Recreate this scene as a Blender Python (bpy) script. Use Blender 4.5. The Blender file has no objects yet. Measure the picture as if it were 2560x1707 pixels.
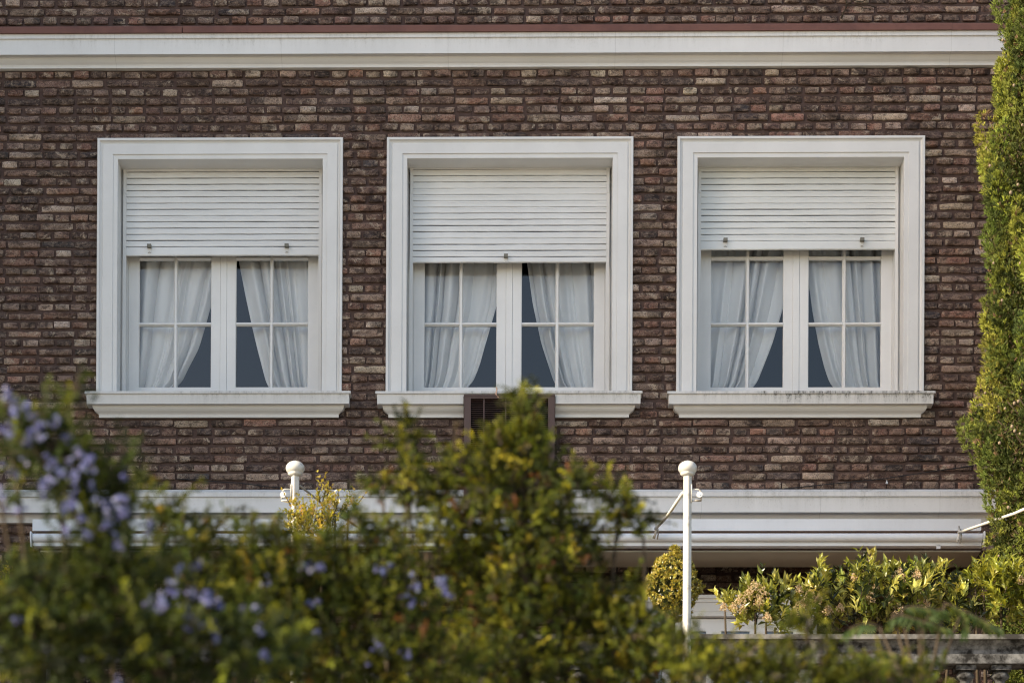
import bpy, math, random
import numpy as np
from mathutils import Matrix, Vector
rng = np.random.default_rng(7)
random.seed(7)
PI = math.pi
scene = bpy.context.scene
col = scene.collection

# ------------------------------------------------------------------ camera (fitted to the facade)
YAW, PITCH, ROLL = 0.020539, 0.001028, 0.005285
CX, CY, CZ = -0.00278, -22.0, 1.6
FPX, SX, SY = 6977.7, 0.064085, 0.91275
def rotm():
    a, b = math.cos(YAW), math.sin(YAW)
    Rz = np.array([[a, -b, 0], [b, a, 0], [0, 0, 1.0]])
    t = PI / 2 + PITCH
    Rx = np.array([[1, 0, 0], [0, math.cos(t), -math.sin(t)], [0, math.sin(t), math.cos(t)]])
    c, s = math.cos(ROLL), math.sin(ROLL)
    Rr = np.array([[c, -s, 0], [s, c, 0], [0, 0, 1.0]])
    return Rz @ Rx @ Rr
RM = rotm()
def at(u, v, p):
    """world point measured at photo pixel (u, v) for something standing p metres in front of the wall"""
    d = np.array([(u - 1280 + SX * 2560) / FPX, -(v - 853.5 - SY * 2560) / FPX, -1.0])
    w = RM @ d
    t = (-p - CY) / w[1]
    return np.array([CX, CY, CZ]) + w * t
def zat(v, p, u=1273): return float(at(u, v, p)[2])
def xat(u, v, p): return float(at(u, v, p)[0])

# ------------------------------------------------------------------ mesh helpers
def newobj(name, me, parent=None):
    o = bpy.data.objects.new(name, me)
    col.objects.link(o)
    if parent is not None: o.parent = parent
    return o
def tag(o, label=None, cat=None, group=None, kind=None):
    if label: o['label'] = label
    if cat: o['category'] = cat
    if group: o['group'] = group
    if kind: o['kind'] = kind
    return o
def empty(name, loc, label, cat, group=None):
    o = newobj(name, None)
    o.location = loc
    return tag(o, label, cat, group)
class MB:
    def __init__(s, org=(0, 0, 0)): s.v = []; s.f = []; s.m = []; s.o = org
    def add(s, vs, fs, mi=0):
        n = len(s.v)
        s.v += [tuple(map(float, v)) for v in vs]
        s.f += [tuple(n + i for i in f) for f in fs]
        s.m += [mi] * len(fs)
    def box(s, x0, x1, y0, y1, z0, z1, mi=0):
        vs = [(x, y, z) for x in (x0, x1) for y in (y0, y1) for z in (z0, z1)]
        s.add(vs, [(0, 1, 3, 2), (4, 6, 7, 5), (0, 4, 5, 1), (2, 3, 7, 6), (0, 2, 6, 4), (1, 5, 7, 3)], mi)
    def prism(s, prof, x0, x1, mi=0, nseg=1, wav=None):
        """closed (y,z) profile pulled along x"""
        n = len(prof); vs = []; fs = []
        for k in range(nseg + 1):
            x = x0 + (x1 - x0) * k / nseg
            for j, (y, z) in enumerate(prof):
                dz = wav(x, j) if wav else 0
                vs.append((x, y, z + dz))
        for k in range(nseg):
            for j in range(n):
                a = k * n + j; b = k * n + (j + 1) % n
                fs.append((a, b, b + n, a + n))
        fs.append(tuple(range(n))[::-1]); fs.append(tuple(nseg * n + j for j in range(n)))
        s.add(vs, fs, mi)
    def prismz(s, prof, z0, z1, mi=0):
        n = len(prof)
        vs = [(x, y, z) for z in (z0, z1) for x, y in prof]
        fs = [(j, (j + 1) % n, (j + 1) % n + n, j + n) for j in range(n)]
        fs += [tuple(range(n))[::-1], tuple(range(n, 2 * n))]
        s.add(vs, fs, mi)
    def tube(s, path, r, n=8, mi=0):
        path = [Vector(p) for p in path]
        rs = r if hasattr(r, '__len__') else [r] * len(path)
        vs = []; fs = []
        for i, p in enumerate(path):
            t = (path[min(i + 1, len(path) - 1)] - path[max(i - 1, 0)]).normalized()
            a = Vector((0, 0, 1)) if abs(t.z) < .9 else Vector((1, 0, 0))
            u = t.cross(a).normalized(); w = t.cross(u)
            for k in range(n):
                q = 2 * PI * k / n
                vs.append(tuple(p + (u * math.cos(q) + w * math.sin(q)) * rs[i]))
        for i in range(len(path) - 1):
            for k in range(n):
                a = i * n + k; b = i * n + (k + 1) % n
                fs.append((a, b, b + n, a + n))
        fs.append(tuple(range(n))[::-1]); fs.append(tuple((len(path) - 1) * n + k for k in range(n)))
        s.add(vs, fs, mi)
    def lathe(s, c, prof, n=20, mi=0, sq=None):
        vs = []; fs = []
        for r, z in prof:
            for k in range(n):
                q = 2 * PI * (k + .5) / n
                vs.append((c[0] + r * math.cos(q), c[1] + r * math.sin(q), c[2] + z))
        for i in range(len(prof) - 1):
            for k in range(n):
                a = i * n + k; b = i * n + (k + 1) % n
                fs.append((a, b, b + n, a + n))
        fs.append(tuple(range(n))[::-1]); fs.append(tuple((len(prof) - 1) * n + k for k in range(n)))
        s.add(vs, fs, mi)
    def build(s, name, mats, parent=None, smooth=False, loc=None, bevel=0):
        me = bpy.data.meshes.new(name)
        me.from_pydata(s.v, [], s.f)
        if not isinstance(mats, (list, tuple)): mats = [mats]
        for m in mats: me.materials.append(m)
        if len(mats) > 1: me.polygons.foreach_set('material_index', s.m)
        if smooth:
            me.polygons.foreach_set('use_smooth', [True] * len(me.polygons))
        me.validate(); me.update()
        o = newobj(name, me, parent)
        if loc is not None: o.location = loc
        if bevel:
            b = o.modifiers.new('bevel', 'BEVEL'); b.width = bevel; b.segments = 2; b.limit_method = 'ANGLE'
        return o
def npmesh(name, V, F, mat, parent=None, tint=None, smooth=False, mids=None):
    """V (n,3), F (m,4) quads"""
    me = bpy.data.meshes.new(name)
    V = np.asarray(V, dtype=np.float32); F = np.asarray(F, dtype=np.int32)
    me.vertices.add(len(V)); me.vertices.foreach_set('co', V.ravel())
    me.loops.add(F.size); me.loops.foreach_set('vertex_index', F.ravel())
    me.polygons.add(len(F))
    me.polygons.foreach_set('loop_start', np.arange(0, F.size, F.shape[1], dtype=np.int32))
    me.polygons.foreach_set('loop_total', np.full(len(F), F.shape[1], dtype=np.int32))
    for m in (mat if isinstance(mat, (list, tuple)) else [mat]): me.materials.append(m)
    if mids is not None: me.polygons.foreach_set('material_index', np.asarray(mids, dtype=np.int32))
    me.polygons.foreach_set('use_smooth', np.full(len(F), smooth))
    if tint is not None:
        a = me.color_attributes.new('tint', 'FLOAT_COLOR', 'POINT')
        c = np.ones((len(V), 4), dtype=np.float32); c[:, :3] = tint
        a.data.foreach_set('color', c.ravel())
    me.update(calc_edges=True)
    return newobj(name, me, parent)

# ------------------------------------------------------------------ materials
def lin(r, g, b):
    f = lambda c: (c / 255 / 12.92) if c / 255 <= .04045 else ((c / 255 + .055) / 1.055) ** 2.4
    return (f(r), f(g), f(b), 1)
class NT:
    def __init__(s, name):
        s.m = bpy.data.materials.new(name); s.m.use_nodes = True
        s.t = s.m.node_tree; s.t.nodes.clear()
        s.out = s.n('ShaderNodeOutputMaterial')
    def n(s, ty, **kw):
        x = s.t.nodes.new(ty)
        for k, v in kw.items(): setattr(x, k, v)
        return x
    def l(s, a, b): s.t.links.new(a, b)
    def coord(s, scale=(1, 1, 1), kind='Object'):
        c = s.n('ShaderNodeTexCoord'); mp = s.n('ShaderNodeMapping')
        mp.inputs['Scale'].default_value = scale
        s.l(c.outputs[kind], mp.inputs[0]); return mp.outputs[0]
    def noise(s, vec, scale, detail=4, rough=.55, dist=0):
        x = s.n('ShaderNodeTexNoise'); x.inputs['Scale'].default_value = scale
        x.inputs['Detail'].default_value = detail; x.inputs['Roughness'].default_value = rough
        x.inputs['Distortion'].default_value = dist
        s.l(vec, x.inputs['Vector']); return x.outputs['Fac']
    def ramp(s, fac, *stops):
        x = s.n('ShaderNodeValToRGB'); e = x.color_ramp.elements
        while len(e) < len(stops): e.new(.5)
        for i, (p, c) in enumerate(stops):
            e[i].position = p
            e[i].color = c if hasattr(c, '__len__') else (c, c, c, 1)
        s.l(fac, x.inputs[0]); return x.outputs[0]
    def mix(s, fac, a, b, mode='MIX'):
        x = s.n('ShaderNodeMix', data_type='RGBA', blend_type=mode)
        for sock, v in ((x.inputs[0], fac), (x.inputs[6], a), (x.inputs[7], b)):
            if hasattr(v, 'is_linked'): s.l(v, sock)
            else: sock.default_value = v
        return x.outputs[2]
    def math(s, op, a, b=0.0, clamp=False):
        x = s.n('ShaderNodeMath', operation=op, use_clamp=clamp)
        for i, v in enumerate((a, b)):
            if hasattr(v, 'is_linked'): s.l(v, x.inputs[i])
            else: x.inputs[i].default_value = v
        return x.outputs[0]
    def principled(s, color, rough=.6, spec=.4, bump=None, bstr=.3, bdist=.002, metal=0):
        p = s.n('ShaderNodeBsdfPrincipled')
        if hasattr(color, 'is_linked'): s.l(color, p.inputs['Base Color'])
        else: p.inputs['Base Color'].default_value = color
        if hasattr(rough, 'is_linked'): s.l(rough, p.inputs['Roughness'])
        else: p.inputs['Roughness'].default_value = rough
        p.inputs['Specular IOR Level'].default_value = spec
        p.inputs['Metallic'].default_value = metal
        if bump is not None:
            b = s.n('ShaderNodeBump'); b.inputs['Strength'].default_value = bstr
            b.inputs['Distance'].default_value = bdist
            s.l(bump, b.inputs['Height']); s.l(b.outputs[0], p.inputs['Normal'])
        s.l(p.outputs[0], s.out.inputs[0]); return p

def mat_white(name, base=(.66, .655, .64, 1), grime=.25, streak=0.0, gz=None, gcol=(.13, .12, .09, 1), spec=.35, joint=0):
    """old painted plaster / wood; streak = dark weathering runs hanging from height gz[0] down to gz[1]"""
    t = NT(name)
    co = t.coord()
    n1 = t.noise(co, 2.2, 6, .6)
    c = t.mix(t.ramp(n1, (.35, 0), (.75, 1)), base, tuple(x * .88 for x in base[:3]) + (1,))
    n2 = t.noise(co, 38, 5, .7)
    c = t.mix(t.math('MULTIPLY', t.ramp(n2, (.60, 0), (.78, 1)), grime), c, (.30, .275, .22, 1))
    if streak:
        cs = t.coord((26, 26, 1.6))
        n3 = t.noise(cs, 1.0, 6, .65)
        big = t.noise(t.coord((1.6, 1.6, .2)), 1.0, 3, .5)
        sep = t.n('ShaderNodeSeparateXYZ'); t.l(t.coord(), sep.inputs[0])
        mr = t.n('ShaderNodeMapRange', clamp=True)
        mr.inputs['From Min'].default_value = gz[1]; mr.inputs['From Max'].default_value = gz[0]
        t.l(sep.outputs[2], mr.inputs['Value'])
        m = t.math('MULTIPLY', t.ramp(n3, (.40, 0), (.66, 1)), t.ramp(mr.outputs[0], (0, .0), (.5, .35), (1, 1)))
        m = t.math('MULTIPLY', m, t.ramp(big, (.38, .12), (.62, 1)))
        speck = t.ramp(t.noise(t.coord((1, 1, .55)), 90, 4, .7), (.5, .35), (.62, 1))
        m = t.math('MULTIPLY', t.math('MULTIPLY', m, speck), streak, clamp=True)
        c = t.mix(m, c, gcol)
    if joint:
        sp = t.n('ShaderNodeSeparateXYZ'); t.l(t.coord(), sp.inputs[0])
        wob = t.math('MULTIPLY', t.noise(t.coord((0, 0, 1)), 14, 3), .010)
        fr = t.math('FRACT', t.math('ADD', t.math('MULTIPLY', sp.outputs[0], 1 / joint), t.math('ADD', wob, .37)))
        ln_ = t.math('LESS_THAN', fr, .0030 / joint)
        c = t.mix(t.math('MULTIPLY', ln_, .3), c, (.12, .11, .09, 1))
    t.principled(c, .55, spec, bump=t.noise(co, 60, 4, .6), bstr=.25, bdist=.001)
    return t.m
def mat_plain(name, colr, rough=.5, var=.2, scale=20, spec=.4, metal=0, dirt=None, dthr=(.55, .7)):
    t = NT(name); co = t.coord()
    c = t.mix(t.noise(co, scale, 5), tuple(x * (1 - var) for x in colr[:3]) + (1,), tuple(min(1, x * (1 + var)) for x in colr[:3]) + (1,))
    if dirt: c = t.mix(t.ramp(t.noise(co, scale * .6, 7, .7), (dthr[0], 0), (dthr[1], 1)), c, dirt)
    t.principled(c, rough, spec, bump=t.noise(co, scale * 3, 3), bstr=.15, metal=metal)
    return t.m
def mat_brick():
    t = NT('weathered_brick')
    a = t.n('ShaderNodeAttribute', attribute_name='tint')
    co = t.coord()
    c = a.outputs['Color']
    st = t.coord((1, 1, 1.7))
    big = t.noise(co, .9, 4, .6)
    c = t.mix(t.ramp(big, (.35, .0), (.7, .35)), c, lin(70, 54, 48))
    n1 = t.noise(st, 26, 6, .65, .6)
    c = t.mix(t.ramp(n1, (.44, .0), (.62, .8)), c, t.mix(.42, c, lin(182, 156, 136)))
    n2 = t.noise(st, 15, 5, .6, .4)
    c = t.mix(t.ramp(n2, (.54, 0), (.63, .7)), c, lin(52, 42, 39))
    n3 = t.noise(co, 9, 7, .72, .5)
    c = t.mix(t.ramp(n3, (.56, 0), (.62, .75)), c, lin(184, 166, 146))
    n4 = t.noise(co, 120, 5, .7)
    c = t.mix(t.ramp(n4, (.36, .8), (.52, 0)), c, lin(40, 32, 30))
    n5 = t.noise(co, 55, 4, .75)
    c = t.mix(t.ramp(n5, (.68, 0), (.74, .8)), c, lin(205, 195, 180))
    bn = t.math('ADD', t.noise(st, 60, 6, .75), t.math('MULTIPLY', n1, .8))
    t.principled(c, .85, .2, bump=bn, bstr=1.0, bdist=.009)
    return t.m
def mat_leaf(name, trans=.35, rough=.45, spec=.4):
    t = NT(name)
    a = t.n('ShaderNodeAttribute', attribute_name='tint')
    p = t.principled(a.outputs['Color'], rough, spec)
    tr = t.n('ShaderNodeBsdfTranslucent')
    cc = t.mix(1.0, a.outputs['Color'], (1.5, 1.35, .6, 1), 'MULTIPLY')
    t.l(cc, tr.inputs[0])
    mx = t.n('ShaderNodeMixShader'); mx.inputs[0].default_value = trans
    t.l(p.outputs[0], mx.inputs[1]); t.l(tr.outputs[0], mx.inputs[2]); t.l(mx.outputs[0], t.out.inputs[0])
    return t.m
def mat_glass():
    t = NT('window_glass')
    f = t.n('ShaderNodeFresnel'); f.inputs[0].default_value = 1.52
    b = t.n('ShaderNodeBump'); b.inputs['Strength'].default_value = .04; b.inputs['Distance'].default_value = .01
    t.l(t.noise(t.coord(), 2.5, 2), b.inputs['Height'])
    g = t.n('ShaderNodeBsdfGlossy'); g.inputs['Roughness'].default_value = .0
    t.l(b.outputs[0], g.inputs['Normal'])
    tr = t.n('ShaderNodeBsdfTransparent'); tr.inputs[0].default_value = (.97, .98, .98, 1)
    mx = t.n('ShaderNodeMixShader')
    t.l(t.math('MULTIPLY', f.outputs[0], 1.5, clamp=True), mx.inputs[0])
    t.l(tr.outputs[0], mx.inputs[1]); t.l(g.outputs[0], mx.inputs[2]); t.l(mx.outputs[0], t.out.inputs[0])
    return t.m
def mat_curtain():
    t = NT('sheer_white_cloth'); co = t.coord()
    c = t.mix(t.noise(co, 5, 4), (.87, .87, .87, 1), (.92, .92, .91, 1))
    p = t.principled(c, .9, .1, bump=t.noise(t.coord((30, 30, 2)), 1, 3), bstr=.1)
    tr = t.n('ShaderNodeBsdfTranslucent'); tr.inputs[0].default_value = (.75, .76, .78, 1)
    mx = t.n('ShaderNodeMixShader'); mx.inputs[0].default_value = .05
    t.l(p.outputs[0], mx.inputs[1]); t.l(tr.outputs[0], mx.inputs[2]); t.l(mx.outputs[0], t.out.inputs[0])
    return t.m

M_frame = mat_white('painted_window_surround', (.70, .695, .675, 1), .15)
M_sash = mat_white('painted_sash_wood', (.74, .735, .715, 1), .1)
M_shut = mat_white('painted_shutter_slats', (.72, .725, .715, 1), .12)
M_shut_green = mat_white('painted_shutter_slats_cool', (.70, .715, .70, 1), .12)
M_steel = mat_plain('grey_hinge_metal', (.16, .15, .12, 1), .6, .3, 60)
M_glass = mat_glass()
M_curt = mat_curtain()
M_brick = mat_brick()
M_mortar = mat_plain('dark_mortar', lin(82, 67, 62), .95, .3, 40, .1, dirt=lin(42, 35, 33))
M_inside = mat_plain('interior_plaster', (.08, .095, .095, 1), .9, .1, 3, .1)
M_copper = mat_plain('brown_metal_flashing', lin(112, 76, 66), .6, .18, 5, .3, dirt=lin(88, 58, 52), dthr=(.5, .75))
M_brown = mat_plain('brown_enamel_metal', lin(80, 60, 53), .5, .12, 12, .4)
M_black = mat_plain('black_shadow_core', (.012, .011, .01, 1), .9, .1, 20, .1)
M_wire = mat_plain('black_cable_rubber', (.015, .014, .014, 1), .6, .1, 20)
M_pole = mat_plain('chipped_white_post_paint', (.50, .485, .45, 1), .5, .06, 8, .4, dirt=(.22, .17, .11, 1), dthr=(.52, .66))
M_rope = mat_plain('white_rod_paint', (.70, .68, .62, 1), .5, .1, 30)
M_rod = mat_plain('grey_metal_rod', (.25, .23, .2, 1), .5, .1, 30)
M_awn = mat_white('white_enamel_awning', (.72, .74, .76, 1), .1, .35, (.5, 0), (.25, .17, .1, 1))
M_stone = mat_plain('mossy_balustrade_stone', (.17, .168, .165, 1), .9, .35, 14, .1, dirt=(.018, .017, .016, 1), dthr=(.38, .58))
M_stone_l = mat_plain('pale_coping_stone', (.20, .19, .175, 1), .9, .3, 7, .1, dirt=(.04, .037, .033, 1), dthr=(.42, .60))
M_beige = mat_plain('beige_soffit_render', (.50, .46, .36, 1), .9, .08, 6, .1)
M_floor = mat_plain('terrace_tile', (.38, .25, .17, 1), .8, .15, 5, .2)
M_render = mat_plain('grey_render', (.34, .32, .29, 1), .9, .12, 2, .1)
M_soil = mat_plain('pale_courtyard_gravel', (.24, .22, .18, 1), .95, .5, 3, .1)
M_bark = mat_plain('brown_bark', (.06, .045, .03, 1), .9, .4, 30, .1)
M_terracotta = mat_plain('terracotta', (.30, .13, .07, 1), .8, .2, 12, .2)
M_leaf = mat_leaf('shrub_leaf', .38, .6, .2)
M_leafw = mat_leaf('waxy_leaf', .3, .32, .5)
M_cyp = mat_leaf('cypress_scale_leaf', .12, .75, .12)
M_flower = mat_leaf('lavender_petal', .35, .7, .1)
M_panicle = mat_leaf('cream_pink_panicle', .3, .8, .1)

# ------------------------------------------------------------------ world, sun, camera
SUN_AZ_IN_FRONT = 26.0   # degrees in front of the wall plane, coming from the left
SUN_EL = 29.0
w = bpy.data.worlds.new('World'); scene.world = w; w.use_nodes = True
nt = w.node_tree; bg = nt.nodes['Background']
sky = nt.nodes.new('ShaderNodeTexSky'); sky.sky_type = 'NISHITA'; sky.sun_disc = False
sky.sun_elevation = math.radians(SUN_EL)
sa = math.radians(SUN_AZ_IN_FRONT)
sdir = Vector((-math.cos(sa), -math.sin(sa), 0)) * math.cos(math.radians(SUN_EL)) + Vector((0, 0, math.sin(math.radians(SUN_EL))))
sky.sun_rotation = math.atan2(sdir.x, sdir.y)
sky.dust_density = 1.3; sky.air_density = 1.0; sky.ozone_density = 1.0
wt = nt.nodes.new('ShaderNodeMix'); wt.data_type = 'RGBA'; wt.blend_type = 'MULTIPLY'; wt.inputs[0].default_value = 1
wt.inputs[7].default_value = (1.075, .985, .915, 1)   # thin bright haze: a less blue sky
nt.links.new(sky.outputs[0], wt.inputs[6]); nt.links.new(wt.outputs[2], bg.inputs[0]); bg.inputs[1].default_value = 0.13
sl = bpy.data.lights.new('sun', 'SUN'); sl.energy = 3.8; sl.angle = math.radians(.5); sl.color = (1, .86, .64)
so = newobj('sun', sl); so.rotation_euler = sdir.to_track_quat('Z', 'Y').to_euler()
cam = bpy.data.cameras.new('camera'); cam.sensor_fit = 'HORIZONTAL'; cam.sensor_width = 36
cam.lens = FPX / 2560 * 36; cam.shift_x = SX; cam.shift_y = SY
cam.clip_start = .1; cam.clip_end = 3000
co_ = newobj('camera', cam)
co_.matrix_world = Matrix.Translation((CX, CY, CZ)) @ Matrix(RM.tolist()).to_4x4()
cam.dof.use_dof = True; cam.dof.focus_distance = 21.7; cam.dof.aperture_fstop = 2.35
scene.camera = co_
scene.view_settings.view_transform = 'Standard'; scene.view_settings.look = 'None'
scene.cycles.filter_width = 1.1; scene.cycles.pixel_filter_type = 'BLACKMAN_HARRIS'
scene.view_settings.exposure = 1.42; scene.view_settings.gamma = 1
scene.cycles.max_bounces = 8; scene.cycles.transparent_max_bounces = 12

# ------------------------------------------------------------------ the house
ZB = 8.592; WH = 2.0155 - .020; SP = 2.2857
house = empty('brick_house', (0, 0, 0), 'weathered brown brick house facade with white moulded windows and cornices', 'house')
Z_UC_T = zat(60, .17); Z_UC_B = zat(172, .02)
# openings in the wall (x0,x1,z0,z1)
opens = [(SP * i - .93, SP * i + .93, ZB - .12, ZB + WH - .04) for i in (-1, 0, 1)]
LOG_X0, LOG_X1 = xat(100, 1400, 0), xat(2452, 1400, 0)
LOG_Z1 = zat(1371, .05)
Z_TER = zat(1588, 3.0) - .95
opens.append((LOG_X0, LOG_X1, -5, LOG_Z1))
ac0 = at(1161, 996, .06); ac1 = at(1385, 1290, .06)
COURSE = (zat(320.2, 0, 551) - zat(1057, 0, 551)) / 33
Z_REF = zat(1057, .02, 551) - .033
PITCH_S = .2728
PAL = [lin(*c) for c in [(108, 82, 70), (96, 74, 64), (118, 88, 74), (124, 88, 72), (84, 68, 61), (74, 63, 59), (150, 131, 114), (138, 118, 102), (112, 92, 80), (62, 57, 58), (92, 71, 61), (162, 145, 128), (112, 80, 66), (104, 86, 75)]]
PW = np.array([12, 13, 9, 6, 12, 8, 6, 8, 12, 4, 12, 4, 6, 10.]); PW /= PW.sum()
def brick_wall(x0, x1, z0, z1, y, holes, pal=PAL):
    Vs = []; Fs = []; Ts = []; nv = 0
    k0 = int(math.floor((z0 - Z_REF) / COURSE)); k1 = int(math.ceil((z1 - Z_REF) / COURSE))
    for k in range(k0, k1):
        zc = Z_REF + k * COURSE
        stretch = (k % 2 == 0)
        pitch = PITCH_S if stretch else PITCH_S / 2
        # phase measured in the photograph
        x = xat(270, 1057, 0) + (0 if stretch else -.015) - math.ceil(12 / PITCH_S) * PITCH_S + rng.normal(0, .012)
        while x < x1:
            jl = rng.normal(0, .005); xs = x + .010 + jl; xe = x + pitch - .010 + rng.normal(0, .005)
            x += pitch * (1 + rng.normal(0, .008))
            if xe < x0 or xs > x1: continue
            pieces = [(xs, xe)]
            for hx0, hx1, hz0, hz1 in holes:
                if zc + COURSE * .8 > hz0 and zc < hz1:
                    np_ = []
                    for a, b in pieces:
                        if b <= hx0 or a >= hx1: np_.append((a, b)); continue
                        if a < hx0 - .03: np_.append((a, hx0 - .008))
                        if b > hx1 + .03: np_.append((hx1 + .008, b))
                    pieces = np_
            for a, b in pieces:
                if b - a < .02: continue
                h = .0500 + rng.normal(0, .0026); zb = zc + .008 + rng.normal(0, .002)
                nx = max(3, int((b - a) / .02)); nz = 5
                U = np.linspace(0, 1, nx + 1); Wv = np.array([0, .1, .35, .65, .92, 1.])
                gx = a + (b - a) * U[:, None] + np.zeros((1, nz + 1)); gz = zb + h * Wv[None, :] + np.zeros((nx + 1, 1))
                pr = .022 + rng.normal(0, .005)
                # ragged outline
                r1 = np.cumsum(rng.normal(0, .0014, nx + 1)); r1 -= np.linspace(r1[0], r1[-1], nx + 1)
                r2 = np.cumsum(rng.normal(0, .0017, nx + 1)); r2 -= np.linspace(r2[0], r2[-1], nx + 1)
                gz[:, 0] += r2; gz[:, 1] += r2; gz[:, -1] += r1 * .8; gz[:, -2] += r1 * .8
                rt = rng.uniform(.002, .007, 4)
                gz[0, 0] += rt[0]; gz[-1, 0] += rt[1]; gz[0, -1] -= rt[2]; gz[-1, -1] -= rt[3]
                gx[0, :] += rng.normal(0, .0016, nz + 1); gx[-1, :] += rng.normal(0, .0016, nz + 1)
                ed = np.minimum(np.minimum(U, 1 - U) * (b - a) / .010, 1)[:, None] * np.minimum(np.minimum(Wv, 1 - Wv) * h / .007, 1)[None, :]
                gy = -(pr * (.62 + .38 * ed)) - rng.normal(0, .0013, (nx + 1, nz + 1)) - np.linspace(-1, 1, nz + 1)[None, :] * rng.normal(.0005, .0018)
                G = np.stack([gx, y + gy, gz], -1)
                # skirt back into the mortar
                ring = [(i, 0) for i in range(nx)] + [(nx, j) for j in range(nz)] + [(i, nz) for i in range(nx, 0, -1)] + [(0, j) for j in range(nz, 0, -1)]
                rr = np.array([G[i, j] for i, j in ring]); bk = rr.copy(); bk[:, 1] = y + .01
                vid = np.arange((nx + 1) * (nz + 1)).reshape(nx + 1, nz + 1) + nv
                f = np.stack([vid[:-1, :-1], vid[1:, :-1], vid[1:, 1:], vid[:-1, 1:]], -1).reshape(-1, 4)
                rid = np.array([vid[i, j] for i, j in ring]); bid = nv + (nx + 1) * (nz + 1) + np.arange(len(ring))
                f2 = np.stack([rid, bid, np.roll(bid, -1), np.roll(rid, -1)], -1)
                Vs += [G.reshape(-1, 3), bk]; Fs += [f, f2]
                n = G.shape[0] * G.shape[1] + len(ring); nv += n
                c = np.array(pal[rng.choice(len(pal), p=PW)][:3]) * float(np.clip(rng.lognormal(.27, .28), .55, 1.95)) * np.array([1, rng.uniform(.95, 1.05), rng.uniform(.93, 1.07)])
                c = c * .84 + c.mean() * np.array([1.04, 1.0, .97]) * .16
                tv = np.tile(c, (n, 1)); xx = np.concatenate([G.reshape(-1, 3), bk])
                gl = (xx[:, 0] - a) / (b - a) - .5; gz_ = (xx[:, 2] - zb) / h - .5
                tv *= np.clip(1 + gl * rng.normal(0, .35) + gz_ * rng.normal(.12, .2) + .22 * np.sin(gl * rng.uniform(4, 11) + rng.uniform(0, 6)) * np.cos(gz_ * 3 + rng.uniform(0, 6)) + rng.normal(0, .10, n), .35, 1.7)[:, None]
                if rng.random() < .22:
                    m_ = gl * rng.choice([-1, 1]) > rng.uniform(-.1, .3); tv[m_] = tv[m_] * .45 + np.array(lin(172, 150, 132)[:3]) * rng.uniform(.35, .7)
                if rng.random() < .16:
                    m_ = gl * rng.choice([-1, 1]) > rng.uniform(-.2, .3); tv[m_] *= .45
                Ts.append(tv)
    return np.concatenate(Vs), np.concatenate(Fs), np.concatenate(Ts)
def mortar_panels(x0, x1, z0, z1, y0, y1, holes):
    xs = sorted(set([x0, x1] + [v for h in holes for v in h[:2] if x0 < v < x1]))
    zs = sorted(set([z0, z1] + [v for h in holes for v in h[2:] if z0 < v < z1]))
    V = []; F = []
    def quad(*p):
        n = len(V); V.extend(p); F.append((n, n + 1, n + 2, n + 3))
    for i in range(len(xs) - 1):
        for j in range(len(zs) - 1):
            cx, cz = (xs[i] + xs[i + 1]) / 2, (zs[j] + zs[j + 1]) / 2
            if any(h[0] < cx < h[1] and h[2] < cz < h[3] for h in holes): continue
            quad((xs[i], y0, zs[j]), (xs[i + 1], y0, zs[j]), (xs[i + 1], y0, zs[j + 1]), (xs[i], y0, zs[j + 1]))
            quad((xs[i], y1, zs[j]), (xs[i], y1, zs[j + 1]), (xs[i + 1], y1, zs[j + 1]), (xs[i + 1], y1, zs[j]))
    for a, b, c, d in holes:
        c = max(c, z0)
        quad((a, y0, c), (a, y1, c), (a, y1, d), (a, y0, d)); quad((b, y0, c), (b, y0, d), (b, y1, d), (b, y1, c))
        quad((a, y0, d), (a, y1, d), (b, y1, d), (b, y0, d)); quad((a, y0, c), (b, y0, c), (b, y1, c), (a, y1, c))
    for a, b in ((x0, x1),):
        quad((a, y0, z0), (a, y0, z1), (a, y1, z1), (a, y1, z0)); quad((b, y0, z0), (b, y1, z0), (b, y1, z1), (b, y0, z1))
        quad((a, y0, z1), (b, y0, z1), (b, y1, z1), (a, y1, z1))
    return np.array(V), np.array(F)
WX0, WX1, WZ1 = -6.0, 6.2, 13.0
Vb, Fb, Tb = brick_wall(-5.2, 5.2, Z_TER, 12.75, 0, opens + [(-9, 9, Z_UC_B + .02, Z_UC_T - .05), (-9, 9, zat(1309, .03), zat(1232, .05))])
Vm, Fm = mortar_panels(WX0, WX1, Z_TER - .2, WZ1, 0, .32, [tuple([h[0], h[1], max(h[2], Z_TER - .19), h[3]]) for h in opens])
Vw = np.concatenate([Vb, Vm]); Fw = np.concatenate([Fb, Fm + len(Vb)])
Tw = np.concatenate([Tb, np.full((len(Vm), 3), .05)])
npmesh('wall', Vw, Fw, [M_brick, M_mortar], house, Tw, False, [0] * len(Fb) + [1] * len(Fm))

def moulding(name, prof, x0, x1, mat, parent, nseg=1):
    """horizontal moulding; prof = [(protrusion, world z)...] from top back to bottom back"""
    b = MB(); pr = [(-p, z) for p, z in prof]
    b.prism(pr, x0, x1)
    return b.build(name, mat, parent)
M_corn = mat_white('painted_cornice_plaster', (.70, .695, .68, 1), .2, .5, (zat(96, .14), zat(133, .14)), (.2, .19, .14, 1), joint=1.31)
M_cornl = mat_white('painted_lower_cornice', (.66, .65, .63, 1), .4, .85, (zat(1233, .13), zat(1284, .12)), (.16, .15, .11, 1), joint=.93)
def Z(v, p): return (p, zat(v, p))
moulding('cornice', [(-.02, zat(80, .0)), (.10, zat(80, .155)), Z(80.5, .155), Z(92.5, .155), Z(95, .140), Z(133, .140), Z(140, .088), Z(146, .080), Z(153, .066), Z(159, .050), Z(163, .046), Z(167.5, .046), Z(173, .012), (-.02, zat(173, .012))], WX0, WX1, M_corn, house)
fl = MB()
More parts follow.
